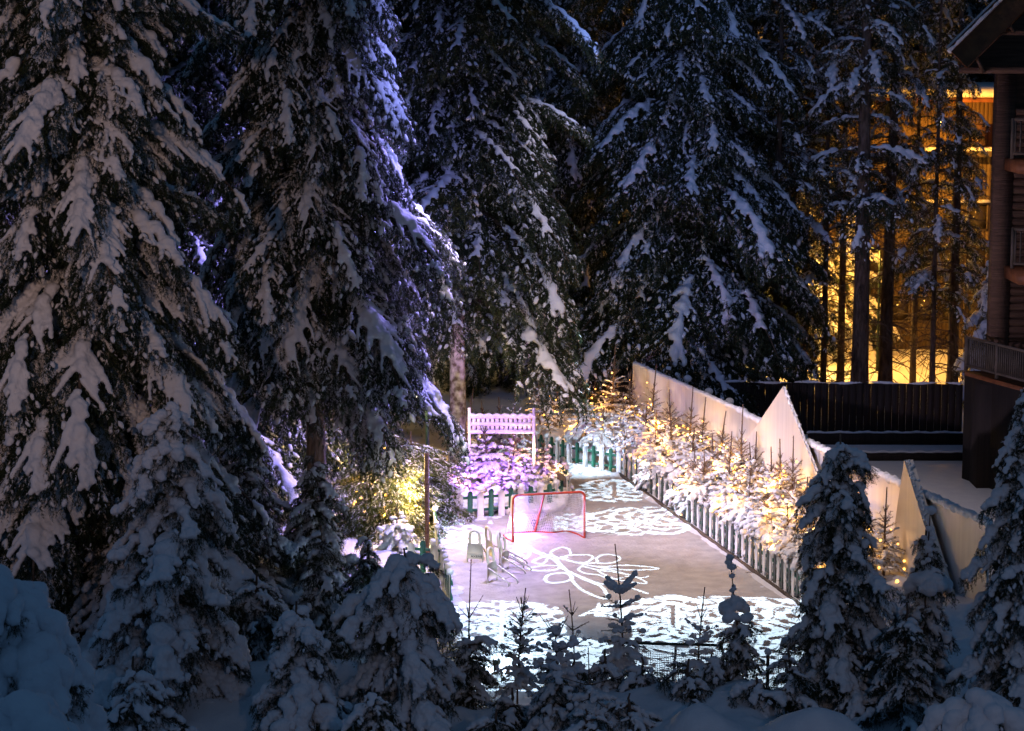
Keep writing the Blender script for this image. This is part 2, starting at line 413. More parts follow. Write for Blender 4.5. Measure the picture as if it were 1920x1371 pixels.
def ground_z(X, Y):
    X = np.asarray(X, float); Y = np.asarray(Y, float)
    z = np.zeros_like(X)
    # near bank
    xn = X
    top = .35 + .55*sstep(.1, 1.1, xn)*(1-sstep(4.3, 5.4, xn)*.75) + .9*(1-sstep(-2.2, -1.2, xn))
    near = 1-sstep(41.7, 43.6, Y+.25*fbm(X, Y, 1.1, 3))
    z = z + near*(top+.22*fbm(X, Y, 1.3, 1)+.08*fbm(X, Y, 4, 2))
    z = z*(1-.55*(1-sstep(37.5, 41.2, Y))) + .3*(1-sstep(20, 36, Y))
    # hedge bank
    xf = FA.x+(FB.x-FA.x)*(Y-FA.y)/(FB.y-FA.y); xw = WA.x+(WB.x-WA.x)*(Y-WA.y)/(WB.y-WA.y)
    side = X-xf
    hb = sstep(.12, .75, side)*(1-sstep(-.1, .3, X-xw-.25))*sstep(43.5, 46, Y)
    z = np.maximum(z, hb*(.55+.16*fbm(X, Y, 2.1, 5)+.05*fbm(X, Y, 6, 6)))
    # far bank behind the far fence
    fb = sstep(.15, 1.0, Y-(69.2-(X-.9)*1.05)) * sstep(.0, .8, X-.2)*(1-sstep(-.1, .3, X-xw-.25))*(1-sstep(78, 82, Y))
    z = np.maximum(z, fb*(.62+.1*fbm(X, Y, 1.7, 8)))
    # left of rink
    lf = sstep(.2, 1.2, -1.9-X+ (Y-56)*.02)*sstep(44, 47, Y)
    z = np.maximum(z, lf*(.15+.12*fbm(X, Y, 1.2, 9)))
    z = z + .05*fbm(X, Y, .5, 10)*(sstep(66, 75, Y))
    # low drifts along the fences
    z = z + .10*np.exp(-((X-xf)/.25)**2)*(Y > 45)*(Y < 66)*(.6+.6*fbm(X, Y, 2.5, 11))
    return z
def gz(x, y): return float(ground_z(np.array([x]), np.array([y]))[0])

def axis_coords(segs):
    out = []
    for a, b, st in segs:
        n = max(1, int(round((b-a)/st))); out += list(np.linspace(a, b, n, endpoint=False))
    out.append(segs[-1][1]); return np.array(out)
xs = axis_coords([(-300, -60, 24), (-60, -14, 2), (-14, -3, .25), (-3, 11, .09), (11, 20, .3), (20, 60, 2), (60, 300, 24)])
ys = axis_coords([(-40, 30, 3), (30, 36, .4), (36, 47, .10), (47, 72, .14), (72, 90, .5), (90, 140, 3), (140, 400, 26)])
XX, YY = np.meshgrid(xs, ys); ZZ = ground_z(XX, YY)
mound = lambda cx, cyy, h, rx, ry: h*np.exp(-((XX-cx)/rx)**2-((YY-cyy)/ry)**2)
c1 = P(1540, 1320, 38); c2 = P(1310, 1325, 38.6); 
ZZ = ZZ + mound(c1.x, 38, 1.32, 1.25, 1.0) + mound(c2.x, 38.8, .68, .62, .8)
gb = Buf(); nx, ny = len(xs), len(ys)
ii = (np.arange(ny-1)[:, None]*nx+np.arange(nx-1)[None]).ravel()
gb.add(np.stack([XX.ravel(), YY.ravel(), ZZ.ravel()], 1), np.stack([ii, ii+1, ii+nx+1, ii+nx], 1))
gb.build("snowy_ground", M['snow'], smooth=True, kind='structure')
# packed snow of the rink, a sheet on the ground
xr0, yr0 = -2.2, 44.0
lx = axis_coords([(0, 1, .02)]); ly = np.linspace(44.6, 71.5, 140)
V = []
for y in ly:
    xl = -1.85 + .0*y if y < 60 else -1.85
    if y > 60.2: xl = -1.85+min(1, (y-60.2)/1.2)*3.4
    if y > 62: xl = 1.45
    if y > 66.5: xl = 1.4-(y-66.5)*.3
    xr = min(lerpx(FA, FB, y)-.03, 9) if y < FA.y else FA.x-(y-FA.y)*1.0
    xr = max(xr, xl+.05)
    for t in lx: V.append((xl+(xr-xl)*t, y, 0))
V = np.array(V); V[:, 2] = ground_z(V[:, 0], V[:, 1])*.0+.004+.004*fbm(V[:, 0], V[:, 1], 3, 4)+.004
n1 = len(lx); ii = (np.arange(len(ly)-1)[:, None]*n1+np.arange(n1-1)[None]).ravel()
V[:, 2] += .015
rk = Buf(); rk.add(V, np.stack([ii, ii+1, ii+n1+1, ii+n1], 1)); rk.build("rink_path", M['packed'], smooth=True, kind='structure')
# near-black slope added behind the wood so gaps between trees stay dark
hb = Buf(); hx = np.linspace(-220, 220, 60); hy = np.linspace(128, 330, 30); HX, HY = np.meshgrid(hx, hy)
HZ = (HY-128)*.62-1+3*fbm(HX, HY, .08, 3)+1.2*fbm(HX, HY, .3, 4)
ii = (np.arange(29)[:, None]*60+np.arange(59)[None]).ravel()
hb.add(np.stack([HX.ravel(), HY.ravel(), HZ.ravel()], 1), np.stack([ii, ii+1, ii+61, ii+60], 1)); hb.build("backdrop_slope", M['backdrop'], smooth=True, kind='structure')
ORD = ["first","second","third","fourth","fifth","sixth","seventh","eighth","ninth","tenth","eleventh","twelfth","thirteenth","fourteenth","fifteenth","sixteenth"]
# ================================================================== projected leaf and lace patterns: gobo plate under an unseen projector added overhead
gx = np.arange(-2.6, 8.6, .025); gy = np.arange(44.4, 71.6, .04)
GX, GY = np.meshgrid(gx+.0125, gy+.02); open_ = np.zeros(GX.shape, bool)
def to_px(X, Y):
    dy = Y*math.cos(PITCH)+CAM_H*math.sin(PITCH); dz = Y*math.sin(PITCH)-CAM_H*math.cos(PITCH)
    return 960+FPX*X/dy, 685.5-FPX*dz/dy
PU, PV = to_px(GX, GY)
def stroke(pts, wd, closed=False):
    global open_
    q = [G(780+a*.2845, 900+b*.2845) for a, b in pts]
    if closed: q.append(q[0])
    # smooth the polyline
    out = []
    for i in range(len(q)-1):
        p0 = q[max(i-1, 0)]; p1 = q[i]; p2 = q[i+1]; p3 = q[min(i+2, len(q)-1)]
        for k in range(5):
            t = k/5; out.append(.5*((2*p1)+(p2-p0)*t+(2*p0-5*p1+4*p2-p3)*t*t+(3*p1-p0-3*p2+p3)*t**3))
    out.append(q[-1])
    for a, b in zip(out[:-1], out[1:]):
        x0, x1 = min(a.x, b.x)-.2, max(a.x, b.x)+.2; y0, y1 = min(a.y, b.y)-.3, max(a.y, b.y)+.3
        i0, i1 = np.searchsorted(gy, [y0, y1]); j0, j1 = np.searchsorted(gx, [x0, x1])
        X = GX[i0:i1, j0:j1]-a.x; Y = GY[i0:i1, j0:j1]-a.y; d = b-a; L2 = d.x*d.x+d.y*d.y+1e-9
        t = np.clip((X*d.x+Y*d.y)/L2, 0, 1); D = np.hypot((X-d.x*t), (Y-d.y*t)*.62)
        open_[i0:i1, j0:j1] |= D < wd*.62
W0 = .052
for pts, wd, cl in [
    ([(665,395),(760,470),(900,530),(960,580),(1060,632),(1220,690),(1400,715),(1525,755)], .05, 0),
    ([(690,400),(790,470),(915,520),(985,590),(1080,650),(1200,700)], .035, 0),
    ([(960,585),(1010,620),(1030,670),(1100,735),(1240,790),(1258,765),(1215,705),(1090,650)], .065, 0),
    ([(860,640),(850,665),(880,682),(950,682),(1010,668),(1030,645),(980,620),(900,625)], .065, 1),
    ([(740,590),(780,603),(870,603),(930,595),(940,572),(850,570),(790,577)], W0, 1),
    ([(770,550),(820,560),(855,545),(860,530),(880,512),(830,515),(780,535)], W0, 1),
    ([(885,490),(905,468),(960,450),(1005,460),(1018,490)], W0, 0),
    ([(885,490),(940,520),(1000,515)], .045, 0),
    ([(960,512),(1040,500),(1130,500),(1167,515),(1130,545),(1060,550),(1000,532)], W0, 1),
    ([(1120,555),(1190,550),(1190,525),(1215,505),(1270,497),(1330,508),(1342,530),(1290,552),(1200,556)], W0, 0),
    ([(1060,548),(1200,578),(1400,568),(1600,590),(1400,600),(1220,580)], .045, 0),
    ([(900,510),(1060,552),(1220,585),(1370,622),(1290,612),(1200,600),(1110,578)], .045, 0),
    ([(1100,568),(1070,598),(1120,622),(1200,632),(1290,660),(1360,650)], .045, 0),
    ([(1370,625),(1440,640),(1520,685),(1440,682),(1300,655),(1200,605),(1240,600)], .045, 0),
    ([(620,470),(690,478),(745,480),(740,505),(715,525)], W0, 0), ([(620,500),(700,498),(640,520),(700,530),(620,545)], .05, 0),
    ([(600,440),(660,450),(740,455),(670,462)], .04, 0), ([(1205,820),(1180,900)], .05, 0),
    ([(1385,640),(1500,650),(1530,640)], .04, 0)]:
    stroke(pts, wd, cl)
def lace(cx, cyy, n=8, dense=0.0, sc=1.0):
    X = (GX-cx)/sc; Y = (GY-cyy)/sc; r = np.hypot(X, Y); th = np.arctan2(Y, X)
    f = np.sin(r*9.5+1.6*np.cos(n*th)); g = np.sin(n*th+2.2*np.sin(4.1*r))
    h = np.sin(X*7+2.1*np.sin(Y*2.4))*np.sin(Y*5.5+1.8*np.sin(X*2.9))
    return (f > .15-dense) & (np.abs(g) > .22) & (h > -.55-dense*.3) | (np.abs(h) < .10+dense*.1)
def region(us, vs, k=.35, wob=1.0):
    u0, u1 = us; v0, v1 = vs
    d = np.maximum(np.abs(PU-(u0+u1)/2)/((u1-u0)/2), np.abs(PV-(v0+v1)/2)/((v1-v0)/2))
    e = np.sqrt((np.abs(PU-(u0+u1)/2)/((u1-u0)/2))**2.6+(np.abs(PV-(v0+v1)/2)/((v1-v0)/2))**2.6)
    return (e+.10*wob*fbm(GX, GY, 2.3, 4)) < 1
c = G(940, 1168); open_ |= region((822, 1062), (1128, 1212)) & lace(c.x, c.y, 8, .7)
c = G(1270, 1170); open_ |= region((1062, 1580), (1118, 1300), wob=.6) & ~region((1010, 1185), (1158, 1215)) & lace(c.x, c.y, 10, .8)
c = G(960, 1240); open_ |= region((870, 1200), (1196, 1330)) & lace(c.x, c.y, 7, 1.0)
c = G(1200, 980); open_ |= region((1085, 1302), (952, 1006)) & lace(c.x, c.y, 9, .35)
c = G(1150, 920); open_ |= region((1078, 1222), (900, 943)) & lace(c.x, c.y, 9, .5)
c = G(860, 1003); open_ |= region((800, 912), (982, 1030)) & lace(c.x, c.y, 8, .35)
c = G(1070, 985); open_ |= region((1035, 1100), (965, 1002)) & lace(c.x, c.y, 8, .1)
c = G(1090, 882); open_ |= region((1058, 1125), (868, 893)) & lace(c.x, c.y, 6, .4)
# spokes of the lace
for uu, vv0, vv1 in ((941, 1128, 1202), (1270, 1135, 1178)):
    open_ |= (np.abs(PU-uu) < 4.5) & (PV > vv0) & (PV < vv1)
for uu, vv0, vv1 in ((1152, 905, 935), (1262, 1137, 1175)):
    open_ &= ~((np.abs(PU-uu) < 4) & (PV > vv0) & (PV < vv1))
KP = .06
def plate_pt(x, y): return (x-PROJ.x)*KP, (y-PROJ.y)*KP
quads = []
for i in range(len(gy)):
    row = ~open_[i]; ch = np.flatnonzero(np.diff(np.concatenate([[0], row.astype(int), [0]])))
    y0, y1 = gy[i], gy[i]+.04
    for a, b in zip(ch[::2], ch[1::2]): quads.append((gx[a], gx[b-1]+.025, y0, y1))
X0, X1, Y0, Y1 = gx[0], gx[-1]+.025, gy[0], gy[-1]+.04
quads += [(-18, X0, 33, 77), (X1, 24, 33, 77), (X0, X1, 33, Y0), (X0, X1, Y1, 77)]
q = np.array(quads); a = (q[:, :2]-PROJ.x)*KP; b = (q[:, 2:]-PROJ.y)*KP
V = np.stack([np.stack([a[:, 0], b[:, 0]], 1), np.stack([a[:, 1], b[:, 0]], 1), np.stack([a[:, 1], b[:, 1]], 1), np.stack([a[:, 0], b[:, 1]], 1)], 1).reshape(-1, 2)
V = np.concatenate([V, np.zeros((len(V), 1))], 1)
e = empty("pattern_projector", (PROJ.x, PROJ.y, PROJ.z*(1-KP)), "projector hung high over the rink, throwing leaf and lace patterns on the snow", "projector")
pb = Buf(); pb.add(V, np.arange(len(V)).reshape(-1, 4)); pb.build("gobo_plate", M['dark'], e)
hbx = Buf()
for sx, sy, cx_, cy_ in ((3.2, .03, 0, -1.37), (3.2, .03, 0, 1.37), (.03, 2.8, -1.6, 0), (.03, 2.8, 1.6, 0)): hbx.box((cx_, cy_, .45), (sx, sy, .95))
hbx.box((0, 0, 1.1), (3.2, 2.8, .05)); hbx.build("housing", M['dgreen'], e)

# ================================================================== goals
def make_goal(name, label, FLp, FRp, base_px, ctr, hgt=1.22, backdir=1, fm='red'):
    o = FLp.copy(); e = empty(name, o, label, "hockey goal")
    ex = (FRp-FLp); Wd = ex.length; ex.normalize(); ez = Vector((0, 0, 1))
    f = Buf(); R_ = .14; pts = [Vector((0, 0, .03)), Vector((0, 0, hgt-R_))]
    for k in range(1, 6):
        a = PI/2*k/6; pts.append(Vector(ex*(R_-R_*math.cos(a)))+ez*(hgt-R_+R_*math.sin(a)))
    pts.append(ex*R_+ez*hgt); pts2 = [ex*Wd - (p-ez*p.z) + ez*p.z for p in reversed(pts)]
    f.tube(pts+pts2, .030, 10); f.build("goal_frame", M[fm], e, True)
    b = [p-o+ez*.03 for p in base_px]
    bb = []
    for i in range(len(b)-1):
        p0 = b[max(i-1, 0)]; p1 = b[i]; p2 = b[i+1]; p3 = b[min(i+2, len(b)-1)]
        for k in range(6):
            t = k/6; bb.append(.5*((2*p1)+(p2-p0)*t+(2*p0-5*p1+4*p2-p3)*t*t+(3*p1-p0-3*p2+p3)*t**3))
    bb.append(b[-1]); f = Buf(); f.tube(bb, .024, 8); f.build("base_frame", M[fm], e, True)
    f = Buf(); f.tube([ex*Wd*.43+ez*(hgt-.02), ctr-o+ez*.03], .026, 8); f.build("centre_strut", M[fm], e, True)
    # net: draped from a shelf just behind the crossbar to the base
    n = len(bb); nb = Buf(); cols = 64; rows = 24; grid = []
    back = Vector((-ex.y, ex.x, 0))*backdir
    for i in range(cols+1):
        t = i/cols; fi = t*(n-1); i0 = min(int(fi), n-2); pb_ = bb[i0]+(bb[i0+1]-bb[i0])*(fi-i0)
        shelf = math.sin(PI*t)**.5*.34
        tx = min(1, max(0, (t-.10)/.80)); pt = ex*(Wd*tx)+back*shelf+ez*(hgt-.03)
        if t < .10: pt = ez*(hgt-.06)+back*shelf
        col = []
        for j in range(rows+1):
            s_ = j/rows; p = pt.lerp(pb_, s_); p = p - back*.06*math.sin(PI*s_)+Vector((0, 0, -.02*math.sin(i*.9)))*math.sin(PI*s_); col.append(p)
        grid.append(col)
    for i in range(cols+1): nb.tube(grid[i], .0058, 3, False)
    for j in range(1, rows): nb.tube([grid[i][j] for i in range(cols+1)], .0058, 3, False)
    for j in range(1, 6):
        nb.tube([(ex*(Wd*min(1, max(0, (i/cols-.1)/.8)))+ez*(hgt-.01)).lerp(grid[i][0], j/6) for i in range(cols+1)], .0042, 3, False)
    nb.build("net", M['net'], e); return e
FLg, FRg = G(962, 1018.5), G(1096, 1011)
base = [G(962,1018.5), G(946,1008.5), G(950,1002), G(975,1001), G(1003,999.5), G(1035,1001), G(1062,998.5), G(1080,1003), G(1096,1011)]
make_goal("hockey_goal", "red steel ice hockey goal with white net standing mid rink", FLg, FRg, base, G(1003, 999.5))
a = Vector((1.98+2.1, 44.1, .02)); b_ = Vector((1.98, 44.3, .02))
base2 = [a, a+Vector((-.05, -.6, 0)), a+Vector((-.6, -.85, 0)), a+Vector((-1.05, -.75, 0)), a+Vector((-1.6, -.85, 0)), b_+Vector((.05, -.6, 0)), b_]
make_goal("hockey_goal", "pale netted hockey goal at the near rink end, half hidden by the bank", a, b_, base2, a+Vector((-1.05, -.75, 0)), hgt=.98, fm='dgreen')
# small floodlamps on the snow
def flood_head(loc, label, glow, tilt):
    e = empty("ground_spotlight", loc, label, "spotlight", rz=tilt); b = Buf()
    b.tube([(0, 0, .05), (0, 0, .18)], .05, 8); b.tube([(0, -.06, .22), (0, .05, .22)], [.07, .09], 10); b.build("housing", M['dgreen'], e)
    l = Buf(); l.tube([(0, .052, .22), (0, .058, .22)], .08, 10); l.build("lens", M[glow], e); return e
flood_head((gl.x+.25, gl.y+.15, .0), "small violet spotlight on the snow inside the red goal", 'violetglow', .6)
flood_head((nl.x, nl.y, .0), "white ice spotlight at the near edge of the rink among the saplings", 'whiteglow', -.2)

# ================================================================== ice sleds
def make_sled(loc, rz, label, text=False):
    e = empty("ice_sled", loc, label, "sled", "white ice sleds parked beside the goal", rz)
    e.scale = (.98, .98, .98)
    lean = -.10
    def L(y, z): return (lean*z, y, z)
    p = Buf(); pol = [(-.22, .10), (.22, .10), (.18, .50), (-.18, .50)]
    V = [L(y, z) for y, z in pol]; p.prism([(y, z) for y, z in pol], (0, 0, 0), (0, 1, 0), Vector((lean, 0, 1)), (1, 0, 0), .018)
    pn = p.build("seat_panel", M['cream'], e)
    h = Buf(); pts = [L(-.12, .48), L(-.125, .66)]
    for k in range(1, 8):
        a = PI*k/8; pts.append(L(-.125*math.cos(a), .70+.14*math.sin(a)))
    pts += [L(.125, .66), L(.12, .48)]; h.tube(pts, .034, 8); h.build("handle", M['cream'], e, True)
    for s in (-1, 1):
        y = s*.19; r = Buf()
        pts = [(0, y, .40), (.12, y, .34), (.42, y, .20), (.56, y, .12), (.60, y, .06), (.57, y, .015), (.48, y, .012), (.1, y, .012), (-.08, y, .012)]
        r.tube(pts, .021, 7); r.tube([(-.01, y, .012), (-.01, y, .12)], .016, 6); r.build("runner", M['steel'], e, True)
    c = Buf(); c.tube([(.44, -.19, .19), (.44, .19, .19)], .011, 6); c.tube([(.0, -.19, .36), (.0, .19, .36)], .011, 6)
    c.tube([(.2, -.19, .013), (.2, .19, .013)], .011, 6); c.build("crossbar", M['steel'], e, True)
    st = Buf(); st.box((lean*.24-.004, 0, .24), (.006, .40, .010)); st.build("groove", M['steel'], e)
    if text:
        cu = bpy.data.curves.new("lettering", 'FONT'); cu.body = "AXENE"; cu.size = .075; cu.extrude = .002; cu.align_x = 'CENTER'
        tmp = bpy.data.objects.new("tmp", cu); COL.objects.link(tmp); bpy.context.view_layer.update(); me = bpy.data.meshes.new_from_object(tmp.evaluated_get(bpy.context.evaluated_depsgraph_get())); bpy.data.objects.remove(tmp); me.materials.clear(); me.materials.append(M['dark']); me.name = 'lettering'
        o = bpy.data.objects.new("lettering", me); COL.objects.link(o); o.parent = e
        o.location = (lean*.15-.012, -.04, .15); o.rotation_euler = (PI/2, 0, -PI/2)
        o.scale = (1.25, 1, 1)
    return e
make_sled(G(891, 1056), math.radians(82), "white sled facing us with small black lettering, leftmost of the parked sleds", True)
make_sled(G(920, 1050), math.radians(28), "white sled turned edge on, just right of the lettered sled")
make_sled(G(941, 1062), math.radians(-12), "white sled behind the nearest sled, closest to the goal post")
make_sled(G(948, 1072), math.radians(-22), "grey shaded sled with bent runners in the middle of the parked row")
make_sled(G(924, 1093), math.radians(-34), "nearest white sled with its bent tube runners in side view")

# ================================================================== picket fences
def picket(b, h, wd, th=.02, round_=True):
    pol = [(-wd/2, 0), (wd/2, 0), (wd/2, h-wd/2)]+[(wd/2*math.cos(PI*k/6), h-wd/2+wd/2*math.sin(PI*k/6)) for k in range(1, 6)]+[(-wd/2, h-wd/2)]
    b.prism(pol, (0, -th/2, 0), (1, 0, 0), (0, 0, 1), (0, 1, 0), th); return b
GPK = picket(Buf(), .78, .14); WPK = picket(Buf(), .74, .18)
gp0 = GPK.build("picket", M['green']); wp0 = WPK.build("picket", M['white'])
gpm, wpm = gp0.data, wp0.data; spm = gpm.copy(); spm.materials.clear(); spm.materials.append(M['slate'])
bpy.data.objects.remove(gp0); bpy.data.objects.remove(wp0)
def fence(path, label, step=.26, snowy=.6, seed=0, caps=True, h=.74, gm=None):
    gm = gm or gpm
    rng = random.Random(seed); o = path[0]; e = empty("picket_fence", (o.x, o.y, 0), label, "fence")
    k = 0; C = []; R = []; rl = Buf()
    for A, B in zip(path[:-1], path[1:]):
        d = B-A; d.z = 0; L = d.length; dn = d.normalized(); ang = math.atan2(dn.y, dn.x); n = max(1, int(L/step)); nrm = Vector((-dn.y, dn.x, 0))
        for zr in (.22, .56): rl.beam(A-o+Vector((0, 0, zr))+nrm*.028, B-o+Vector((0, 0, zr))+nrm*.028, .03, .07)
        for i in range(n):
            p = A+d*((i+.5)/n)-o; g = k % 2
            ob = bpy.data.objects.new("picket", gm if g else wpm); COL.objects.link(ob); ob.parent = e
            ob.location = (p.x, p.y, rng.uniform(-.03, .02)-.02); ob.rotation_euler = (rng.uniform(-.03, .03), rng.uniform(-.02, .02), ang)
            sc_ = h/.74; ob.scale = (1, 1, sc_)
            if caps and not g and rng.random() < snowy:
                for _ in range(3): C.append((p.x+dn.x*rng.uniform(-.06, .06), p.y+dn.y*rng.uniform(-.06, .06), h+rng.uniform(-.02, .05))); R.append(rng.uniform(.05, .09))
            if caps and rng.random() < snowy*.7:
                C.append((p.x+nrm.x*.03+dn.x*.13, p.y+nrm.y*.03+dn.y*.13, .61)); R.append(rng.uniform(.03, .05))
            k += 1
    rl.build("rail", M['green'], e)
    if C:
        V, F = remesh(np.array(C), np.array(R), .025, .8, 1, .006); b = Buf(); b.add(V, F); b.build("snow_cap", M['snow'], e, True)
    return e
fence([FA, FB], "long green and white picket fence along the right edge of the rink below the hedge", seed=1, snowy=.25, gm=spm)
fence([G(1000, 858), G(1060, 873), G(1120, 884), FA.copy()], "short green and white picket fence closing the far end of the rink", seed=2, snowy=.9)
fence([G(812, 978), G(950, 968), G(1040, 958), G(1066, 946)], "snowy picket fence behind the red goal, lit violet", seed=3, snowy=.8)
fence([G(1068, 944), G(1062, 925), G(1052, 905)], "few pickets on the left side of the narrow path behind the goal", seed=6, snowy=.8)
fence([G(812, 982), G(822, 1062), G(846, 1142)], "green and white picket fence on the left edge of the rink by the lamp post", seed=4, snowy=.5)
fence([G(760, 1072), G(826, 1076)], "short side piece of green picket fence at the foot of the lamp post", seed=5, snowy=.7)
# kerb board along the right fence
kb = Buf(); nn = Vector((-(FB-FA).y, (FB-FA).x, 0)).normalized(); off = -nn*.10 if nn.x > 0 else nn*.10
kb.beam(FA+off+Vector((0, 0, .05)), FB+off+Vector((0, 0, .05)), .05, .12); tag(kb.build("kerb_board", M['rail']), "weathered low board along the foot of the right picket fence", "board")
# snow heaped at the foot of fences
rng = np.random.default_rng(5); C = []; R = []
for (A, B, n, r0, r1, offx) in ((G(1010, 868), FA, 90, .08, .26, 0), (G(812, 978), G(950, 968), 70, .05, .14, 0), (FA, FB, 60, .03, .10, -.05), (G(822, 1062), G(850, 1150), 50, .08, .2, .1)):
    for i in range(n):
        t = rng.random(); p = A.lerp(B, t); C.append((p.x+rng.normal()*.10+offx, p.y-.15+rng.normal()*.22, -.02)); R.append(rng.uniform(r0, r1))
V, F = remesh(np.array(C), np.array(R), .04, .7, 2, .012); b = Buf(); b.add(V, F); b.build("snow_drifts", M['snow'], smooth=True, kind='structure')

# ================================================================== white lattice panel on posts
e = empty("lattice_screen", P(941, 900, 63.6), "white lattice panel on two thin posts, glowing violet behind the goal", "trellis"); o = e.location.copy(); o.z = 0; e.location = o
A = P(880, 800, 63.6)-o; B = P(1001, 800, 63.6)-o
for q_ in (A, B):
    b = Buf(); b.box((q_.x, q_.y, 1.2), (.08, .08, 2.5)); b.build("post", M['white'], e)
zt, zl = P(941, 781, 63.6).z, P(941, 809, 63.6).z
lp = Buf(); n = 14
for i in range(n+1):
    x = A.x+(B.x-A.x)*i/n; lp.box((x, A.y-.01, (zt+zl)/2), (.09, .018, zt-zl))
for j in range(3):
    z = zl+(zt-zl)*j/2; lp.box(((A.x+B.x)/2, A.y-.03, z), (B.x-A.x, .018, .10))
lp.build("lattice_panel", M['white'], e)
C = [(A.x+(B.x-A.x)*i/60, A.y, zt+.03+.02*math.sin(i*.8)) for i in range(61)]+[(A.x+(B.x-A.x)*i/60, A.y, zl-.02) for i in range(61)]
V, F = remesh(np.array(C), np.array([.04+.02*abs(math.sin(i*1.3)) for i in range(122)]), .025, .9, 1, .01); b = Buf(); b.add(V, F); b.build("snow_cap", M['snow'], e, True)
# wooden bench-like board on the island, golden in the light
b = Buf(); b.beam(P(1022, 868, 64.6), P(1060, 905, 61.8), .05, .26); tag(b.build("wooden_plank", M['rail']), "snow dusted wooden plank leaning on the fence beside the narrow path", "plank")

# ================================================================== white mountain shaped wall
e = empty("white_wall", WA, "long white board wall with a snowy top edge behind the fairy lit hedge", "wall"); o = WA
wb = Buf(); d = WB-WA; L = d.length; dn = d.normalized(); ang = math.atan2(dn.y, dn.x); nrm = Vector((dn.y, -dn.x, 0))
if nrm.x > 0: nrm = -nrm
n = 22
wb.prism([(0, 0), (L, 0), (L, 2.38), (L*.42, 2.38), (L*.4, 2.42), (0, 2.42)], (0, 0, 0), dn, (0, 0, 1), nrm, .05)
wb.build("boards", M['wallwhite'], e)
C = []; R = []; rg = np.random.default_rng(3)
for i in range(int(L/.05)):
    t = i*.05/L; p = d*t; C.append((p.x+rg.normal()*.02, p.y, 2.44-.05*(t > .4)+rg.uniform(-.01, .02))); R.append((.075 if t < .38 else rg.uniform(.06, .13)))
V, F = remesh(np.array(C), np.array(R), .035, .85, 1, .012); b = Buf(); b.add(V, F); b.build("snow_cap", M['snow'], e, True)
def peak(apex_px, right_px, left_px, label, thick):
    # triangular board panel standing just in front of the wall
    pl = WA+nrm*.16
    def onplane(u, v):
        a = G(u, v, 0); r = a-Vector((0, 0, CAM_H)); c0 = Vector((0, 0, CAM_H)); N_ = nrm
        t = (pl-c0).dot(N_)/r.dot(N_); return c0+r*t
    Ap, Rp, Lp = onplane(*apex_px), onplane(*right_px), onplane(*left_px)
    e = empty("mountain_panel", (Rp.x, Rp.y, 0), label, "panel"); o = e.location.copy(); ez = Vector((0, 0, 1))
    pol = [((q-o).dot(dn), (q-o).z) for q in (Lp, Rp, Ap)]
    pol = [(pol[0][0], min(pol[0][1], .3)), (pol[1][0], min(pol[1][1], .3)), pol[2]]
    b = Buf(); b.prism(pol, nrm*0, dn, ez, nrm, thick); b.build("board", M['wallwhite'], e)
    C = []; R = []
    a_, r_ = Vector((dn*pol[2][0]))+ez*pol[2][1], Vector((dn*pol[1][0]))+ez*pol[1][1]; l_ = Vector((dn*pol[0][0]))+ez*pol[0][1]
    for i in range(90):
        t = i/90; p = a_.lerp(r_, t)+nrm*thick*rg.uniform(.1, .9); C.append(tuple(p)); R.append(rg.uniform(.02, .05)*(1.0-.4*t))
        if t < .5: p = a_.lerp(l_, t)+nrm*thick*.5; C.append(tuple(p)); R.append(rg.uniform(.012, .025))
    V, F = remesh(np.array(C), np.array(R), .02, 1, 1, .004); b = Buf(); b.add(V, F); b.build("snow_edge", M['snow'], e, True); return e
peak((1473, 725), (1592, 1020), (1335, 930), "tall white triangular mountain panel rising above the middle of the white wall", .08)
peak((1712, 862), (1800, 1130), (1672, 1130), "smaller white pointed mountain panel near the right end of the white wall", .22)
for (u, v) in ((1289, 711), (1328, 735), (1368, 755)):
    y = WA.y+(WB.y-WA.y)*0
# round white lanterns on the wall top
for k, (u, v) in enumerate(((1289, 710), (1329, 734), (1368, 753))):
    Yc = 70.2-k*2.1+.8; p = P(u, v, Yc); b = Buf(); V, F = spheres([(0, 0, 0)], [.13], .85, ICO2); b.add(V, F)
    b.tube([(0, 0, -.1), (0, 0, -p.z)], .03, 6)
    ob = b.build("snow_capped_post", M['snow'], smooth=True); ob.location = p
    tag(ob, "round snow cap on a post behind the white wall, %s from the wall's far end" % ORD[k], "post", "snow capped posts behind the white wall")

# ================================================================== dark yard behind the wall
def boards_wall(name, A, B, z0, z1, label, m='board', cat='fence', th=.05, cap=True):
    e = empty(name, (A.x, A.y, 0), label, cat); d = B-A; L = d.length; dn = d.normalized(); a = math.atan2(dn.y, dn.x); b = Buf(); n = int(L/.22)
    for i in range(n):
        p = d*((i+.5)/n); b.box((p.x, p.y, (z0+z1)/2+random.uniform(-.01, .01)), (L/n-.008, th+random.uniform(-.012, .012), z1-z0), rz=a)
    b.build("boards", M[m], e)
    if cap:
        C = [tuple(d*(i*.07/L)+Vector((0, 0, z1+.02+.02*math.sin(i*.21)))) for i in range(int(L/.07))]; R = [.06+.02*math.sin(i*.37) for i in range(len(C))]
        V, F = remesh(np.array(C), np.array(R), .045, .7, 1, .01); b = Buf(); b.add(V, F); b.build("snow_cap", M['snow'], e, True)
    return e
random.seed(4)
a = P(1060, 725, 74.5); b_ = P(1350, 722, 73.5); c_ = P(1800, 716, 73.5)
boards_wall("board_fence", Vector((a.x, 74.5, 0)), Vector((b_.x, 73.5, 0)), -.1, b_.z, "dark board fence behind the far end of the hedge")
boards_wall("board_fence", Vector((b_.x+.1, 73.4, 0)), Vector((c_.x, 73.0, 0)), -.1, c_.z, "long dark board fence with a snowy rail across the yard behind the white wall")
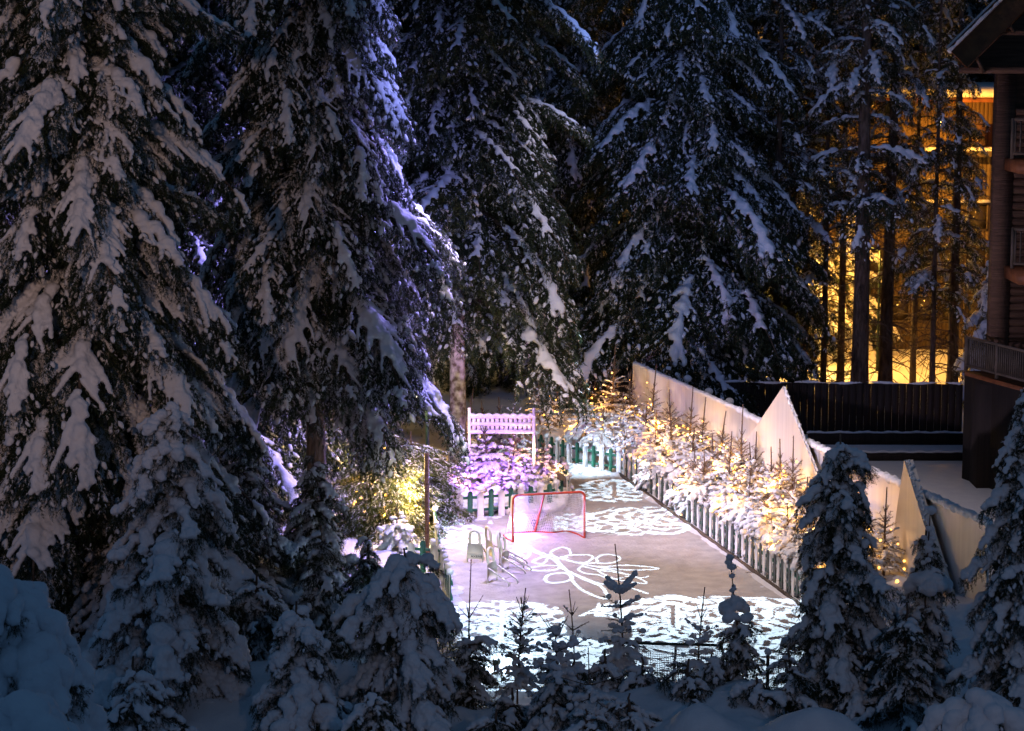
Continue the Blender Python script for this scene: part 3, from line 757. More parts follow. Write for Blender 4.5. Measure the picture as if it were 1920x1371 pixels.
for k, (u0, u1, v, Y, h, lb) in enumerate(((1515, 1860, 833, 71.6, .34, "farther low snow covered beam across the dark yard"), (1610, 1862, 868, 68.9, .22, "nearer low snow edged step across the dark yard"))):
    p0, p1 = P(u0, v, Y), P(u1, v, Y); b = Buf(); b.box(((p0.x+p1.x)/2, Y, h/2), (p1.x-p0.x, .3, h)); ee = b.build("yard_beam", M['board']); tag(ee, lb, "beam")
    C = [(p0.x+(p1.x-p0.x)*i/150, Y, h+.02+.015*math.sin(i*.3)) for i in range(151)]; V, F = remesh(np.array(C), np.full(151, .08), .05, .6, 1, .01); b = Buf(); b.add(V, F); b.build("snow_cap", M['snow'], ee, True)

# ================================================================== log building at the right edge
e = empty("log_building", (15.5, 66, 0), "dark log building at the right edge with a gabled roof and balcony rails", "building"); o = e.location.copy()
def bx(b, x0, x1, y0, y1, z0, z1): b.box(((x0+x1)/2-o.x, (y0+y1)/2-o.y, (z0+z1)/2), (x1-x0, y1-y0, z1-z0)); return b
xe = P(1866, 300, 66).x; zr = P(0, 137, 66).z; zb_ = P(0, 640, 66).z
EY = Vector((.235, .972, 0))
b = Buf(); bx(b, xe, xe+.5, 65.9, 66.5, -.3, zr+.02)
for i in range(48):  # log courses
    z = i*.22; 
    if z < zr-.2: b.tube([(xe+.52-o.x, .0, z+.11), (xe+8-o.x, .0, z+.11)], .115, 8)
b.prism([(0, -.3), (8, -.3), (8, zr), (0, zr)], Vector((xe+.06, 66.1, 0))-o, (1, 0, 0), (0, 0, 1), EY, 8); b.build("log_wall", M['logs'], e)
b = Buf(); bx(b, P(1857, 0, 64.6).x, xe+8, 64.6, 66.2, -.2, P(0, 724, 64.6).z); b.build("ground_floor_wall", M['board'], e)
# gable: eave tip
tip = P(1784, 97, 65); slope = (P(1784, 97, 65)-P(1882, -2, 65)); 
s_ = Vector((98/67.7, 0, 99/67.7)).normalized()
b = Buf(); up = Vector((-s_.z, 0, s_.x))
for k in range(1):
    q0 = tip-o; q1 = tip+s_*9-o
    b.prism([(0, -.62), (9.5, -.62), (9.5, 0), (0, 0)], q0, s_, up, (0, 1, 0), .16)
b.build("fascia_board", M['roofwood'], e)
b = Buf(); b.prism([(0, -.10), (9.5, -.10), (9.5, .10), (0, .10)], tip-o+Vector((0, .17, 0)), s_, up, EY, 9); b.build("roof", M['roofwood'], e)
b = Buf(); rr = random.Random(2); C = []; R = []
for i in range(120): t = i/120*9.5; C.append(tuple(tip-o+s_*t+up*.03+Vector((0, .12, 0)))); R.append(.05+.03*rr.random())
V, F = remesh(np.array(C), np.array(R), .04, 1, 1, .01); b.add(V, F); b.prism([(0, .11), (9.5, .11), (9.5, .17), (0, .17)], tip-o+Vector((0, .22, 0)), s_, up, EY, 8.8); b.build("roof_snow", M['snow'], e, True)
b = Buf(); bx(b, tip.x+.35, xe+8, 65.25, 65.7, zr-.0, zr+.16); bx(b, tip.x+.95, xe+8, 65.3, 65.6, zr+1.05, zr+1.17)
b.beam(Vector((tip.x+.55, 65.2, zr+.78))-o, Vector((tip.x+.95, 65.2, zr+.02))-o, .1, .09); b.beam(Vector((tip.x+1.45, 65.2, zr+1.55))-o, Vector((tip.x+1.75, 65.2, zr+1.12))-o, .1, .08); b.build("tie_beam", M['logs'], e)
b = Buf(); b.prism([(0, 0), (9, 0), (9, 9)], Vector((tip.x+.5, 65.9, zr))-o, (1, 0, 0), (0, 0, 1), (0, 1, 0), .3); b.build("gable_wall", M['logs'], e)
def railing(A, B, z0, z1, posts=3, name="balcony_rail", nb=14):
    b = Buf(); A = A-o; B = B-o
    for z in (z0+.06, z1): b.beam(Vector((A.x, A.y, z)), Vector((B.x, B.y, z)), .06, .07)
    for i in range(nb): p = A.lerp(B, (i+.5)/nb); b.box((p.x, p.y, (z0+z1)/2), (.045, .03, z1-z0-.05))
    for i in range(posts): p = A.lerp(B, i/(posts-1)); b.box((p.x, p.y, (z0+z1)/2-.03), (.10, .10, z1-z0+.12))
    return b.build(name, M['rail'], e)
for v0, v1 in ((224, 292), (430, 498)):
    railing(P(1900, v0, 65.2), P(2040, v0+14, 63.9), P(0, v1, 65.2).z, P(0, v0, 65.2).z, 3)
b = Buf(); 
for v in (300, 505): bx(b, P(1896, v, 65).x, xe+8, 64.0, 65.9, P(0, v+22, 65).z, P(0, v, 65).z)
b.build("balcony_floor", M['roofwood'], e)
A = P(1813, 632, 66.0); B = P(1995, 690, 61.2)
b0 = Buf(); zf = P(0, 695, 66).z
railing(Vector((A.x, A.y, 0)), Vector((B.x, B.y, 0)), zf+.1, A.z, 4, nb=46)
b = Buf(); b.prism([((A-o).x, (A-o).y), ((B-o).x, (B-o).y), ((B-o).x+3, (B-o).y), ((B-o).x+3, 0), ((A-o).x, .2)], (0, 0, zf-.25), (1, 0, 0), (0, 1, 0), (0, 0, 1), .22); b.build("deck", M['roofwood'], e)
b = Buf(); b.beam(Vector((A.x+.02, A.y+.05, zf/2-.3))-Vector((o.x, o.y, 0)), Vector((B.x+.02, B.y+.05, zf/2-.3))-Vector((o.x, o.y, 0)), .1, zf+.3); b.build("deck_skirt", M['board'], e)

# ================================================================== orange lit house beyond the trees
Yh = 93.0
e = empty("plank_house", (19, Yh, 0), "plank clad house glowing orange under the sodium street lamp", "building"); o = e.location.copy()
z_eave = P(0, 190, Yh).z; x0 = P(1530, 0, Yh).x; x1 = x0+13
b = Buf(); n = int((x1-x0)/.16)
for i in range(n): b.box((x0+(i+.5)*.16-o.x, 0, z_eave/2), (.150, .12+.02*(i % 2), z_eave))
bx(b, x0+.05, x1-.05, Yh+.1, Yh+9, 0, z_eave-.02); b.build("wall", M['facade'], e)
for k, v in enumerate((282, 0)):
    pass
b = Buf(); bx(b, x0-.1, x1, Yh-1.1, Yh+.05, P(0, 286, Yh).z-.12, P(0, 286, Yh).z+.10); b.build("balcony_edge", M['rail'], e)
b = Buf(); bx(b, x0-.1, x1, Yh-1.12, Yh+.0, P(0, 286, Yh).z+.105, P(0, 286, Yh).z+.24); b.build("balcony_snow", M['snow'], e)
for v0 in (388, 470, 560):
    for k in range(9):
        xc = P(1605+k*48, 0, Yh).x; zc = P(0, v0+18, Yh).z
        wdw = Buf(); 
        for sx in (-.36, .36): wdw.box((xc+sx-o.x, -.09, zc), (.07, .08, 1.05))
        for sz in (-.52, .52): wdw.box((xc-o.x, -.09, zc+sz), (.79, .08, .07))
        wo = wdw.build("window", M['rail'], e); g_ = Buf(); g_.box((xc-o.x, -.068, zc), (.66, .02, 1.0)); g_.build("pane", M['glass'], wo)
        if v0 < 400:
            s2 = Buf(); s2.box((xc-o.x, -.18, zc+.62), (.95, .22, .12)); s2.build("snow_sill", M['snow'], wo)
b = Buf(); bx(b, x0-.5, x1, Yh-1.3, Yh+10, z_eave, z_eave+.18); b.build("eave", M['roofwood'], e)
b = Buf(); bx(b, x0-.5, x1, Yh-1.25, Yh+10, z_eave+.185, z_eave+.5); b.build("roof_snow", M['snow'], e)
b = Buf()
for k in range(5): bx(b, P(1822+k*60, 0, Yh).x, P(1822+k*60, 0, Yh).x+.5, Yh-.9, Yh-.3, P(0, 282, Yh).z+.24, P(0, 232, Yh).z)
b.build("balcony_post", M['logs'], e)

# ================================================================== street and garden lamps
def street_lamp(loc, H, label, W, color, arm=.6, glow='sodglow', dirx=-1, rad=.12, rb=.14):
    e = empty("street_lamp", loc, label, "street lamp"); b = Buf(); b.tube([(0, 0, 0), (0, 0, 1.2), (0, 0, H)], [.07, .055, .045], 8)
    b.tube([(0, 0, H-.02), (dirx*arm*.5, 0, H+.12), (dirx*arm, 0, H+.10)], .03, 6); b.build("pole", M['dgreen'], e, True)
    h = Buf(); h.tube([(dirx*arm, 0, H+.14), (dirx*arm, 0, H+.06)], [.06, .2], 10); h.build("lamp_shade", M['dgreen'], e, True)
    g_ = Buf(); V, F = spheres([(dirx*arm, 0, H)], [rb], .8); g_.add(V, F); g_.build("bulb", M[glow], e, True)
    l = lamp("street_lamp_light", 'POINT', (loc[0]+dirx*arm, loc[1]-.25, loc[2]+H-.2), W, color, radius=rad); return e
p = P(1765, 230, 88.3); street_lamp((p.x+.6, 88.3, 0), p.z, "tall sodium street lamp glaring orange between the trees and the house", 3000, SOD)
p = P(40, 500, 90); street_lamp((p.x, 90, 0), 6.2, "yellow street lamp hidden behind the trees at the far left", 2600, (1, .62, .16))
p = P(216, 150, 84); street_lamp((p.x, 84, 0), p.z, "tall yellow street lamp glowing through the boughs at top left", 1500, (1, .62, .2))
p = P(1170, 90, 100); street_lamp((p.x, 100, 0), p.z, "distant yellow street lamp high between the two middle spruces", 1500, (1, .62, .2))
p = P(1455, 560, 88); street_lamp((p.x, 86, 0), p.z, "low yellow street lamp behind the bare trunks right of centre", 1100, (1, .60, .16))
g_ = G(801, 1040); zt = P(801, 850, g_.y).z
b = Buf(); b.tube([(0, 0, -.02), (0, 0, .12)], [.11, .09], 10); b.tube([(0, 0, .1), (0, 0, zt)], .055, 10); ob = b.build("garden_post", M['logs'], smooth=True); ob.location = g_; tag(ob, "dark upright post beside the left rink fence, in front of the yellow lit trees", "post")
lamp("garden_post_glow", 'POINT', (g_.x-.35, g_.y+.5, zt-.3), 240, (1, .66, .22), radius=.08)
p = P(705, 880, 60); street_lamp((p.x+.3, 60, 0), p.z, "short garden lamp shining inside the yellow lit spruce", 800, (1, .68, .20), .3, 'lampglow', -1, .06, .12)
p = P(1650, 470, 87); street_lamp((p.x, 87, 0), p.z, "sodium lamp behind the leaning trunk, before the glowing house", 1100, SOD)  # second lamp added for more amber light, hidden by the trunk
lamp("garden_glow", 'POINT', P(775, 925, 57.5), 260, (1, .68, .18), radius=.1)
p = P(780, 738, 62); street_lamp((p.x+.3, 62, 0), p.z, "taller garden lamp shining between the snowy trunk and the drooping boughs", 260, (1, .72, .36), .3, 'lampglow', -1, .06, .12)
lamp("island_warm_fill", 'POINT', P(1000, 850, 63.3), 38, (1, .52, .16), radius=.05)  # added warm fill points inside the island trees, no fixtures
lamp("island_warm_fill", 'POINT', P(858, 905, 62.0), 26, (1, .42, .14), radius=.05)
lamp("island_warm_fill", 'POINT', P(1045, 880, 62.8), 22, (1, .55, .14), radius=.05)
lamp("path_lamp_light", 'POINT', P(470, 1130, 50), 60, (1, .85, .62), radius=.1)
# ================================================================== saplings and hedge trees
def make_sapling(h, seed, leader=.30, base_r=.45, nwh=6, ntw=5, rise=(60, 5), snow=.6, fat=1.0, needle_sz=.035, needle_sp=.016, width=.009, tips=True, knobs=0, cap=0, topf=.25, top_snow=0, lr=1.0, lower_snow=1.0, vox=.018):
    """young spruce: bare leader, whorls of rising twigs, snow lumps lower down. returns stem, foliage, snow buffers"""
    rng = np.random.default_rng(seed); st = Buf(); C = []; R = []; segs = []
    bend = rng.normal(size=2)*.02*h
    def ax(z): t = z/h; return np.array([bend[0]*t*t*2, bend[1]*t*t*2, z])
    st.tube([ax(h*i/8) for i in range(9)], [lr*.022*h**.5*(1-.72*i/8)+.004 for i in range(9)], 6)
    zt = h*(1-leader)
    for i in range(int(h*leader/.05)):   # buds along the leader
        z = zt+i*.05; a = ax(z); d = rng.normal(size=3)*.012; d[2] = .01; st.tube([a, a+d*1.4], [.006, .003], 4)
    st.add(*spheres([ax(h)], [.014], 1.3, ICO0))
    segs.append((ax(.15*h), ax(zt)))
    for k in range(nwh):
        f = k/max(1, nwh-1)               # 0 top, 1 bottom
        z = zt-(zt-.16*h)*f**.85
        L = base_r*(topf+(1-topf)*f**.8)*rng.uniform(.85, 1.15); n = ntw+int(f*3)
        th0 = math.radians(rise[0]+(rise[1]-rise[0])*f**.6); a0 = rng.uniform(0, 6)
        for j in range(n):
            az = a0+2*PI*j/n+rng.uniform(-.3, .3); th = th0+rng.normal()*.12; Lk = L*rng.uniform(.7, 1.15)
            p = ax(z+rng.uniform(-.03, .03)); m = max(3, int(Lk/.07)); q = p; pts = [p]
            for i in range(m):
                th2 = th - (.35+.5*lower_snow*f)*(i/m) + (.35*(1-f))*(i/m)
                d = np.array([math.cos(az)*math.cos(th2), math.sin(az)*math.cos(th2), math.sin(th2)])
                q = q+d*Lk/m; pts.append(q)
                if f > .12:
                    for s in (-1, 1):
                        if rng.random() < .75:
                            a2 = az+s*rng.uniform(.6, 1.0); d2 = np.array([math.cos(a2)*.9, math.sin(a2)*.9, math.sin(th2)*.6+rng.uniform(-.3, .15)])
                            l2 = Lk*rng.uniform(.18, .42)*(1-.5*i/m); segs.append((q, q+d2*l2)); st.tube([q, q+d2*l2*.9], [.004, .002], 3, False)
                            if rng.random() < snow*f*1.1:
                                r = fat*rng.uniform(.022, .05); C.append(q+d2*l2*.55+[0, 0, r*.6]); R.append(r); C.append(q+d2*l2*.9+[0, 0, r*.3]); R.append(r*.8)
            for a_, b_ in zip(pts[:-1], pts[1:]): segs.append((a_, b_))
            st.tube(pts, [.009*(1-.6*i/m)+.001 for i in range(m+1)], 4, False)
            if k == 0 and top_snow:
                for i in range(1, m+1):
                    for _ in range(3): r = top_snow*rng.uniform(.03, .055)*(1.2-.5*i/m); C.append(pts[i]+[rng.normal()*.02, rng.normal()*.02, r*.4]); R.append(r)
            if rng.random() < snow*(.15+1.0*f)*lower_snow:
                for i in range(1, m+1):
                    for _ in range(2):
                        r = fat*rng.uniform(.035, .075)*(.5+.7*f)*(1-.35*i/m); C.append(pts[i]+[rng.normal()*.02, rng.normal()*.02, r*.55]); R.append(r)
    for k in range(knobs):
        z = zt+(h-zt)*(.15+.8*k/max(1, knobs-1)) if knobs > 1 else h*.97; r = fat*rng.uniform(.05, .10)
        for _ in range(3): C.append(ax(z)+rng.normal(size=3)*[.03, .03, .05]); R.append(r*rng.uniform(.6, 1))
    if cap:
        for _ in range(26):
            a = rng.uniform(0, 2*PI); rr = cap*rng.uniform(0, 1)**.6; C.append(ax(zt-.05)+[math.cos(a)*rr, math.sin(a)*rr, -rr*rr/cap*.9+.05]); R.append(rng.uniform(.09, .15)*fat)
    fol = Buf(); V, F = needles(segs, needle_sp, needle_sz, width, rng, 2, .75); fol.add(V, F)
    sn = Buf()
    if C:
        V, F = remesh(np.array(C), np.array(R), vox, .85, 2, .006, seed); sn.add(V, F)
    return st, fol, sn, segs, C
def sapling(loc, label, name="young_spruce", group=None, needle='needle', stem='bark', rz=0, tilt=(0, 0), cat="young spruce", **kw):
    st, fol, sn, segs, C = make_sapling(**kw)
    e = empty(name, loc, label, cat, group, rz); e.rotation_euler = (tilt[0], tilt[1], rz)
    st.build("stem", M[stem], e); fol.build("foliage", M[needle], e)
    if sn.n: sn.build("snow_load", M['snow'], e, True)
    return e, segs

bulbV, bulbF = ICO0
bme_buf = Buf(); bme_buf.add(bulbV*.027, bulbF); _b = bme_buf.build("bulb", M['bulb']); BULB = _b.data; bpy.data.objects.remove(_b)
def string_lights(tree, segs, label, n, seed, W=8, lampz=.5):
    rng = np.random.default_rng(seed); e = empty("fairy_lights", tree.location, label, "string lights", "fairy lights in the small trees")
    cand = [s[1] for s in segs]; zs = np.array([c[2] for c in cand]); idx = rng.choice(len(cand), min(n, len(cand)), replace=False, p=(zs.max()*1.0-zs+.3)/np.sum(zs.max()*1.0-zs+.3))
    pts = sorted([cand[i] for i in idx], key=lambda c: c[2]); wire = []
    for p in pts:
        o = bpy.data.objects.new("bulb", BULB); COL.objects.link(o); o.parent = e; o.location = tuple(p); s = rng.uniform(.8, 1.5); o.scale = (s, s, s)
    b = Buf(); b.tube([tuple(p) for p in pts], .003, 3, False); b.build("wire", M['dgreen'], e)
    zc = lampz*max(zs); 
    for k in range(2):
        a = rng.uniform(0, 6); l = lamp("fairy_light_glow", 'POINT', (tree.location.x-.22+math.cos(a)*.28, tree.location.y+math.sin(a)*.2-.12, tree.location.z+zc*(.5+.75*k)), W*.5*rng.uniform(.4, 1.5), (1, .46, .09), radius=.03)
    return e

# hedge between the picket fence and the white wall
variants = []
rows = []
rr = random.Random(11)
for k in range(15): rows.append(('back', k, .02+k/15*.96, .66))
for k in range(14): rows.append(('middle', k, .03+k/14*.95, .47))
for k in range(15): rows.append(('front', k, .0+k/15*.98, .26))
for row, k, t, fr in rows:
    if k == 0 and row != 'back': continue
    y = 71.0-(71.0-50.0)*t + rr.uniform(-.35, .35)
    xf_ = lerpx(FA, FB, y) if y < FA.y else FA.x-(y-FA.y)*.6
    xw_ = lerpx(WA, WB, y); x = xf_+(xw_-xf_)*fr+rr.uniform(-.15, .15); z = gz(x, y)
    h = rr.uniform(1.95, 2.7) if row == 'back' else rr.uniform(1.4, 1.9) if row == 'middle' else rr.uniform(1.0, 1.5)
    lab = "%s lit young spruce from the far end of the hedge's %s row" % (ORD[k], {'back': 'wall side', 'middle': 'middle', 'front': 'fence side'}[row])
    tr, segs = sapling((x, y, z-.05), lab, "hedge_spruce", "fairy lit young spruces in the hedge", needle='twig', rz=rr.uniform(0, 6), tilt=(rr.uniform(-.05, .05), rr.uniform(-.05, .05)),
        h=h, seed=200+k+{'back': 50, 'middle': 100, 'front': 0}[row], leader=rr.uniform(.22, .34), base_r=rr.uniform(.6, .85), nwh=9, ntw=5, rise=(62, 0), snow=.55 if row == 'back' else .9, fat=.85 if row == 'back' else 1.3, needle_sz=.04, needle_sp=.018, width=.010, vox=.022)
    string_lights(tr, segs, "warm fairy lights on the %s spruce from the far end, %s row" % (ORD[k], {'back': 'wall side', 'middle': 'middle', 'front': 'fence side'}[row]), 18 if row == 'back' else 13, k+{'back': 7, 'middle': 40, 'front': 0}[row], 52 if row == 'back' else 36)
# snow pillows over the fence side of the hedge
rng = np.random.default_rng(9); C = []; R = []
d = FB-FA
for i in range(900):
    t = rng.random(); s_ = rng.uniform(.12, 1.0)**1.0; p = FA+d*t; x = p.x+s_; y = p.y
    z = gz(x, y)+.03+.32*math.exp(-((s_-.45)/.35)**2)*(.5+.5*math.sin(y*2.3)*math.cos(y*5.1+s_*3))
    C.append((x, y, z)); R.append(rng.uniform(.05, .17))
V, F = remesh(np.array(C), np.array(R), .035, .75, 2, .02); b = Buf(); b.add(V, F)
sg = [((x, y, z+.02), (x+rng.normal()*.2-.1, y+rng.normal()*.2, z+rng.uniform(-.1, .15))) for x, y, z in np.array(C)[rng.random(900) < .5]]
b.build("hedge_snow", M['snow'], smooth=True, kind='stuff')
V, F = needles(np.array(sg), .012, .06, .011, rng); b = Buf(); b.add(V, F); b.build("hedge_undergrowth", M['twig'], kind='stuff')

# young lit trees beyond the far fence
for k, (u, vt, Y, h, lb, lit) in enumerate((
    (1013, 678, 70.5, 2.6, "snow knobbed spruce leader left of the pair behind the far fence", 1), (1047, 690, 71.2, 2.3, "gold lit spruce just right of the knobbed one behind the far fence", 1),
    (1115, 712, 73.2, 1.6, "small lit spruce standing alone between the pair and the white wall", 1), (1141, 712, 72.6, 1.7, "lit spruce with two bare prongs left of the white wall's far end", 1),
    (1181, 694, 72.0, 2.0, "tall thin spruce leader right in front of the white wall's far end", 1), (1165, 770, 71.2, 1.2, "low bushy lit spruce below the white wall's far corner", 1),
    (878, 722, 69.0, 2.6, "amber lit spruce just right of the snowy trunk", 1), (964, 712, 68.5, 2.4, "unlit blue white spruce above the lattice screen", 0), (938, 738, 69.5, 2.0, "grey twiggy spruce behind the middle of the lattice screen", 0),
    (905, 745, 71.0, 2.0, "dim spruce between the amber one and the lattice screen", 0))):
    p = P(u, vt, Y); z0 = p.z-h
    tr, segs = sapling((p.x, Y, max(z0, -.1)), lb, "lit_spruce" if lit else "frosted_spruce", None, needle='twig' if lit else 'needle_blue', h=min(h, p.z), seed=400+k, leader=.22, base_r=.62, nwh=8, ntw=6, rise=(60, 5), snow=.5, fat=.9, knobs=3 if k == 0 else 0, needle_sz=.045)
    if lit: string_lights(tr, segs, "fairy lights on the " + " ".join(lb.split()[:12]), 10, 70+k, 26)
# violet island trees behind the left part of the fence
for k, (u, vt, Y, h, r, lb, nd) in enumerate((
    (917, 806, 63.4, 1.75, .85, "round snow covered spruce glowing violet behind the fence", 'needle_blue'), (962, 812, 63.9, 1.6, .7, "brown flecked spruce behind the lattice post, right of the violet one", 'twig'),
    (1020, 832, 64.2, 1.3, .6, "spruce between the lattice post and the far picket fence", 'twig'), (985, 862, 62.4, 1.1, .6, "low frosted spruce right behind the goal's crossbar", 'needle_blue'),
    (872, 858, 62.6, 1.2, .7, "pink lit low spruce at the left of the violet ones", 'needle_blue'), (845, 880, 62.2, .95, .6, "orange lit low spruce beside the green pickets", 'twig'),
    (940, 880, 62.0, .9, .6, "lowest violet spruce, directly above the fence left of the goal", 'needle_blue'), (895, 838, 64.8, 1.4, .7, "violet spruce behind the lattice's left post", 'needle_blue'), (1042, 868, 63.0, .9, .45, "small twiggy spruce at the corner of the narrow path", 'twig'))):
    p = P(u, vt, Y)
    sapling((p.x, Y, max(.02, p.z-h)), lb, "island_spruce", None, needle=nd, h=h, seed=450+k, leader=.06, base_r=r, nwh=8, ntw=7, rise=(50, -12), snow=1.0, fat=1.35, needle_sz=.05, needle_sp=.016, width=.012)
rng = np.random.default_rng(19); C = []; R = []
for i in range(260):
    u = rng.uniform(820, 1060); t = (u-820)/240; Y = rng.uniform(60.4+1.0*t, 64.5); p = G(u, 0+900, 0); x = (u-960)/FPX*Y
    C.append((x, Y, .05+.25*rng.random())); R.append(rng.uniform(.12, .3))
V, F = remesh(np.array(C), np.array(R), .05, .7, 3, .02); b = Buf(); b.add(V, F); b.build("island_snow", M['snow'], smooth=True, kind='structure')

# ================================================================== big spruces
PRA = protos([.7, 1.2, 1.8, 2.5, 3.3, 4.0], 2, 1, droop=58, start=6, fat=1.1, frost=.18, freach=.85, rough=.014, cover=.74, vox=.032, spacing=.048, size=.075, width=.017, hang=1.2, spread=.36)
PRB = protos([.7, 1.2, 1.8, 2.5, 3.3], 2, 2, droop=62, start=4, fat=.74, frost=.28, clump=.09, freach=.85, cover=.84, vox=.032, spacing=.045, size=.075, width=.017, hang=1.5, spread=.34)
PRC = protos([.7, 1.2, 1.8, 2.6, 3.6], 2, 3, droop=52, start=4, fat=.58, frost=.24, clump=.05, freach=.85, cover=.66, vox=.045, spacing=.055, size=.085, width=.022, hang=1.3, spread=.38)
PRD = protos([.8, 1.4, 2.0, 2.8], 3, 4, droop=56, start=14, fat=.7, frost=.25, cover=.5, vox=.045, spacing=.09, size=.08, width=.018, hang=1.5, spread=.34)
def at_px(u, Y, z=None): return ((u-960)/FPX*Y*1.01, Y, gz((u-960)/FPX*Y, Y)-.05 if z is None else z)
T1 = spruce(at_px(165, 46), PRA, 19.5, 4.1, 1.2, .26, "huge snow laden spruce filling the left edge, boughs pinkish in the light", seed=11, spacing=.46, nper=6, prof=.75, pitchj=9, jit=.22, group=None)
T2 = spruce(at_px(592, 52.5), PRB, 22, 3.4, 5.0, .24, "tall drooping spruce left of centre with violet lit bough ends", seed=12, spacing=.46, nper=7, prof=.62, pitchj=8, jit=.2)
T3 = spruce(at_px(858, 66), PRC, 24, 3.9, 5.4, .24, "tall spruce behind the goal with its bare snowy trunk lit violet", seed=13, spacing=.55, nper=7, prof=.6, pitchj=9, jit=.2, trunkmat='bark_snow')
T5 = spruce(at_px(1290, 77), PRC, 27, 4.5, 1.4, .28, "broad dark spruce right of centre with blue snow on its boughs", seed=14, spacing=.62, nper=7, prof=.55, pitchj=9, jit=.2)
T4 = dup(T5, at_px(1052, 84), "dim spruce half hidden behind the violet lit one at the centre", 2.1, .95)
dup(T5, at_px(1405, 92), "dark spruce standing just right of the broad blue one", 4.0, .86)
dup(T3, at_px(395, 60, -2), "spruce in the gap between the two big left ones", 1.9, .98)
dup(T3, at_px(700, 72), "spruce standing between the drooping one and the snowy trunk", 3.6, .92)
dup(T3, at_px(-60, 56, -1.5), "spruce behind the huge one, cut by the left edge of the picture", 1.0, 1.0)
dup(T3, at_px(250, 62, -1.0), "spruce seen in the gaps behind the huge left one", 2.5, .95)
# slim trees with bare trunks on the right
def slim(u, Y, H, R, zb, r0, label, seed, gap=.3, bare=True, **kw):
    e = spruce(at_px(u, Y), PRD, H, R, zb, r0, label, seed=seed, name="bare_trunk_spruce", spacing=.62, nper=5, prof=.5, gap=gap, pitchj=14, jit=.3, **kw)
    if bare:
        rng = np.random.default_rng(seed); b = Buf()
        for i in range(95):
            z = rng.uniform(.8, max(zb+3, 9)); az = rng.uniform(0, 2*PI); L = rng.uniform(.6, 2.2); pts = []
            for k in range(7): t = k/6; pts.append((math.cos(az)*L*t, math.sin(az)*L*t, z+L*(.12*t-.55*t*t+rng.normal()*.015)))
            b.tube(pts, [.018*(1-t_/7)+.003 for t_ in range(7)], 4, False)
            for _ in range(5):
                k = rng.integers(2, 6); a2 = az+rng.uniform(-1, 1); q = Vector(pts[k]); b.tube([q, q+Vector((math.cos(a2)*.25, math.sin(a2)*.25, -rng.uniform(.05, .3)))], [.006, .003], 3, False)
        b.build("dead_branches", M['bark'], e)
    return e
sl = []
for k, (u, Y, H, R, zb, r0, lb) in enumerate((
    (1484, 79, 20, 2.0, 7.5, .11, "leftmost slim bare trunk behind the dark fence"), (1508, 82, 19, 1.8, 8, .12, "second slim bare trunk from the left, close beside the leftmost"),
    (1576, 81, 20, 1.7, 7.5, .13, "slim bare trunk just left of the thickest one"), (1612, 77, 24, 2.2, 7.0, .30, "thickest dark trunk behind the fence, before the yellow snow"),
    (1660, 79, 23, 2.0, 6.5, .24, "leaning dark trunk right of the thickest one"), (1786, 80, 19, 1.3, 3.8, .20, "twiggy trunk nearest the log building, before the orange house"),
    (1712, 83, 21, 1.9, 4.5, .10, "slender twiggy tree between the leaning trunk and the one by the log building"), (1748, 78.5, 17, 1.6, 4.0, .10, "shorter slender tree just left of the twiggy trunk by the log building"),
    (1455, 77.5, 21, 2.3, 3.5, .14, "bushier slim tree left of the leftmost bare trunk"), (1545, 78.5, 20, 1.9, 5.0, .10, "thin snowy tree between the close pair and the thickest trunk"))):
    sl.append(slim(u, Y, H, R, zb, r0, lb, 31+k, gap=.35 if k < 5 else .5, lean=.25 if k == 4 else 0))
dup(sl[0], at_px(1808, 84), "thin bare stem right beside the twiggy trunk near the house", 1.0, .5)
dup(sl[1], at_px(1545, 88), "thin trunk further back between the slim bare ones", 2.0, .9)
dup(sl[0], at_px(1425, 80), "dim slim trunk right of the broad blue spruce", 2.6, .95)
# small snowy spruce lit orange beside the building
PRS = protos([.4, .7, 1.1, 1.6], 2, 6, droop=50, start=2, fat=1.25, cover=.9, vox=.03, spacing=.05, size=.06, width=.014, hang=.9, spread=.45)
pz = P(1866, 468, 79).z
spruce(at_px(1866, 79, 0), PRS, pz, 1.5, .8, .1, "narrow snowy spruce glowing orange behind the building's corner", seed=41, spacing=.42, nper=8, prof=.8)
SS = [o_ for o_ in bpy.data.objects if o_.get('label', '').startswith("narrow snowy spruce glowing")][0]
for k, (u, v, Y, s_, lb) in enumerate(((1532, 600, 90, .95, "gold lit snowy spruce low between the slim bare trunks"), (1462, 540, 91, 1.2, "gold lit snowy spruce left of the leftmost slim trunk"),
    (1395, 590, 90, 1.0, "dim gold spruce behind the broad blue one's right edge"), (1590, 560, 91.5, 1.1, "gold lit spruce behind the thickest trunk"), (1555, 400, 96, 1.9, "taller gold lit spruce far behind the slim trunks"), (1430, 330, 97, 2.2, "tallest gold lit spruce far behind the dark one right of centre"))):
    dup(SS, at_px(u, Y, -.2), lb, k*1.3, s_)
lamp("yard_light", 'POINT', P(1500, 470, 87.0), 600, (1, .60, .15), radius=.15)
lamp("yard_light", 'POINT', P(1400, 330, 92.0), 900, (1, .60, .15), radius=.15)
# yellow lit tree by the lamps
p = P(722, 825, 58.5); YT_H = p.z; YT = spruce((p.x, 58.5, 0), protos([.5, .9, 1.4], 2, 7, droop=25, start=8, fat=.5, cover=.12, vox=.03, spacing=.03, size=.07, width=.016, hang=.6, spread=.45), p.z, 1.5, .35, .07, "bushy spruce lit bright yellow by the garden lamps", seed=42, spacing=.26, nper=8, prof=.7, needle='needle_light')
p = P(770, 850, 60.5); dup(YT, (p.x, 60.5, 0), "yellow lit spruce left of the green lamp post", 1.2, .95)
p = P(745, 965, 56.3); sapling((p.x, 56.3, .2), "low snow capped sapling in front of the yellow lit spruce", needle='needle', h=1.0, seed=78, leader=.1, base_r=.6, nwh=5, ntw=6, rise=(40, -10), snow=1.0, fat=1.5)

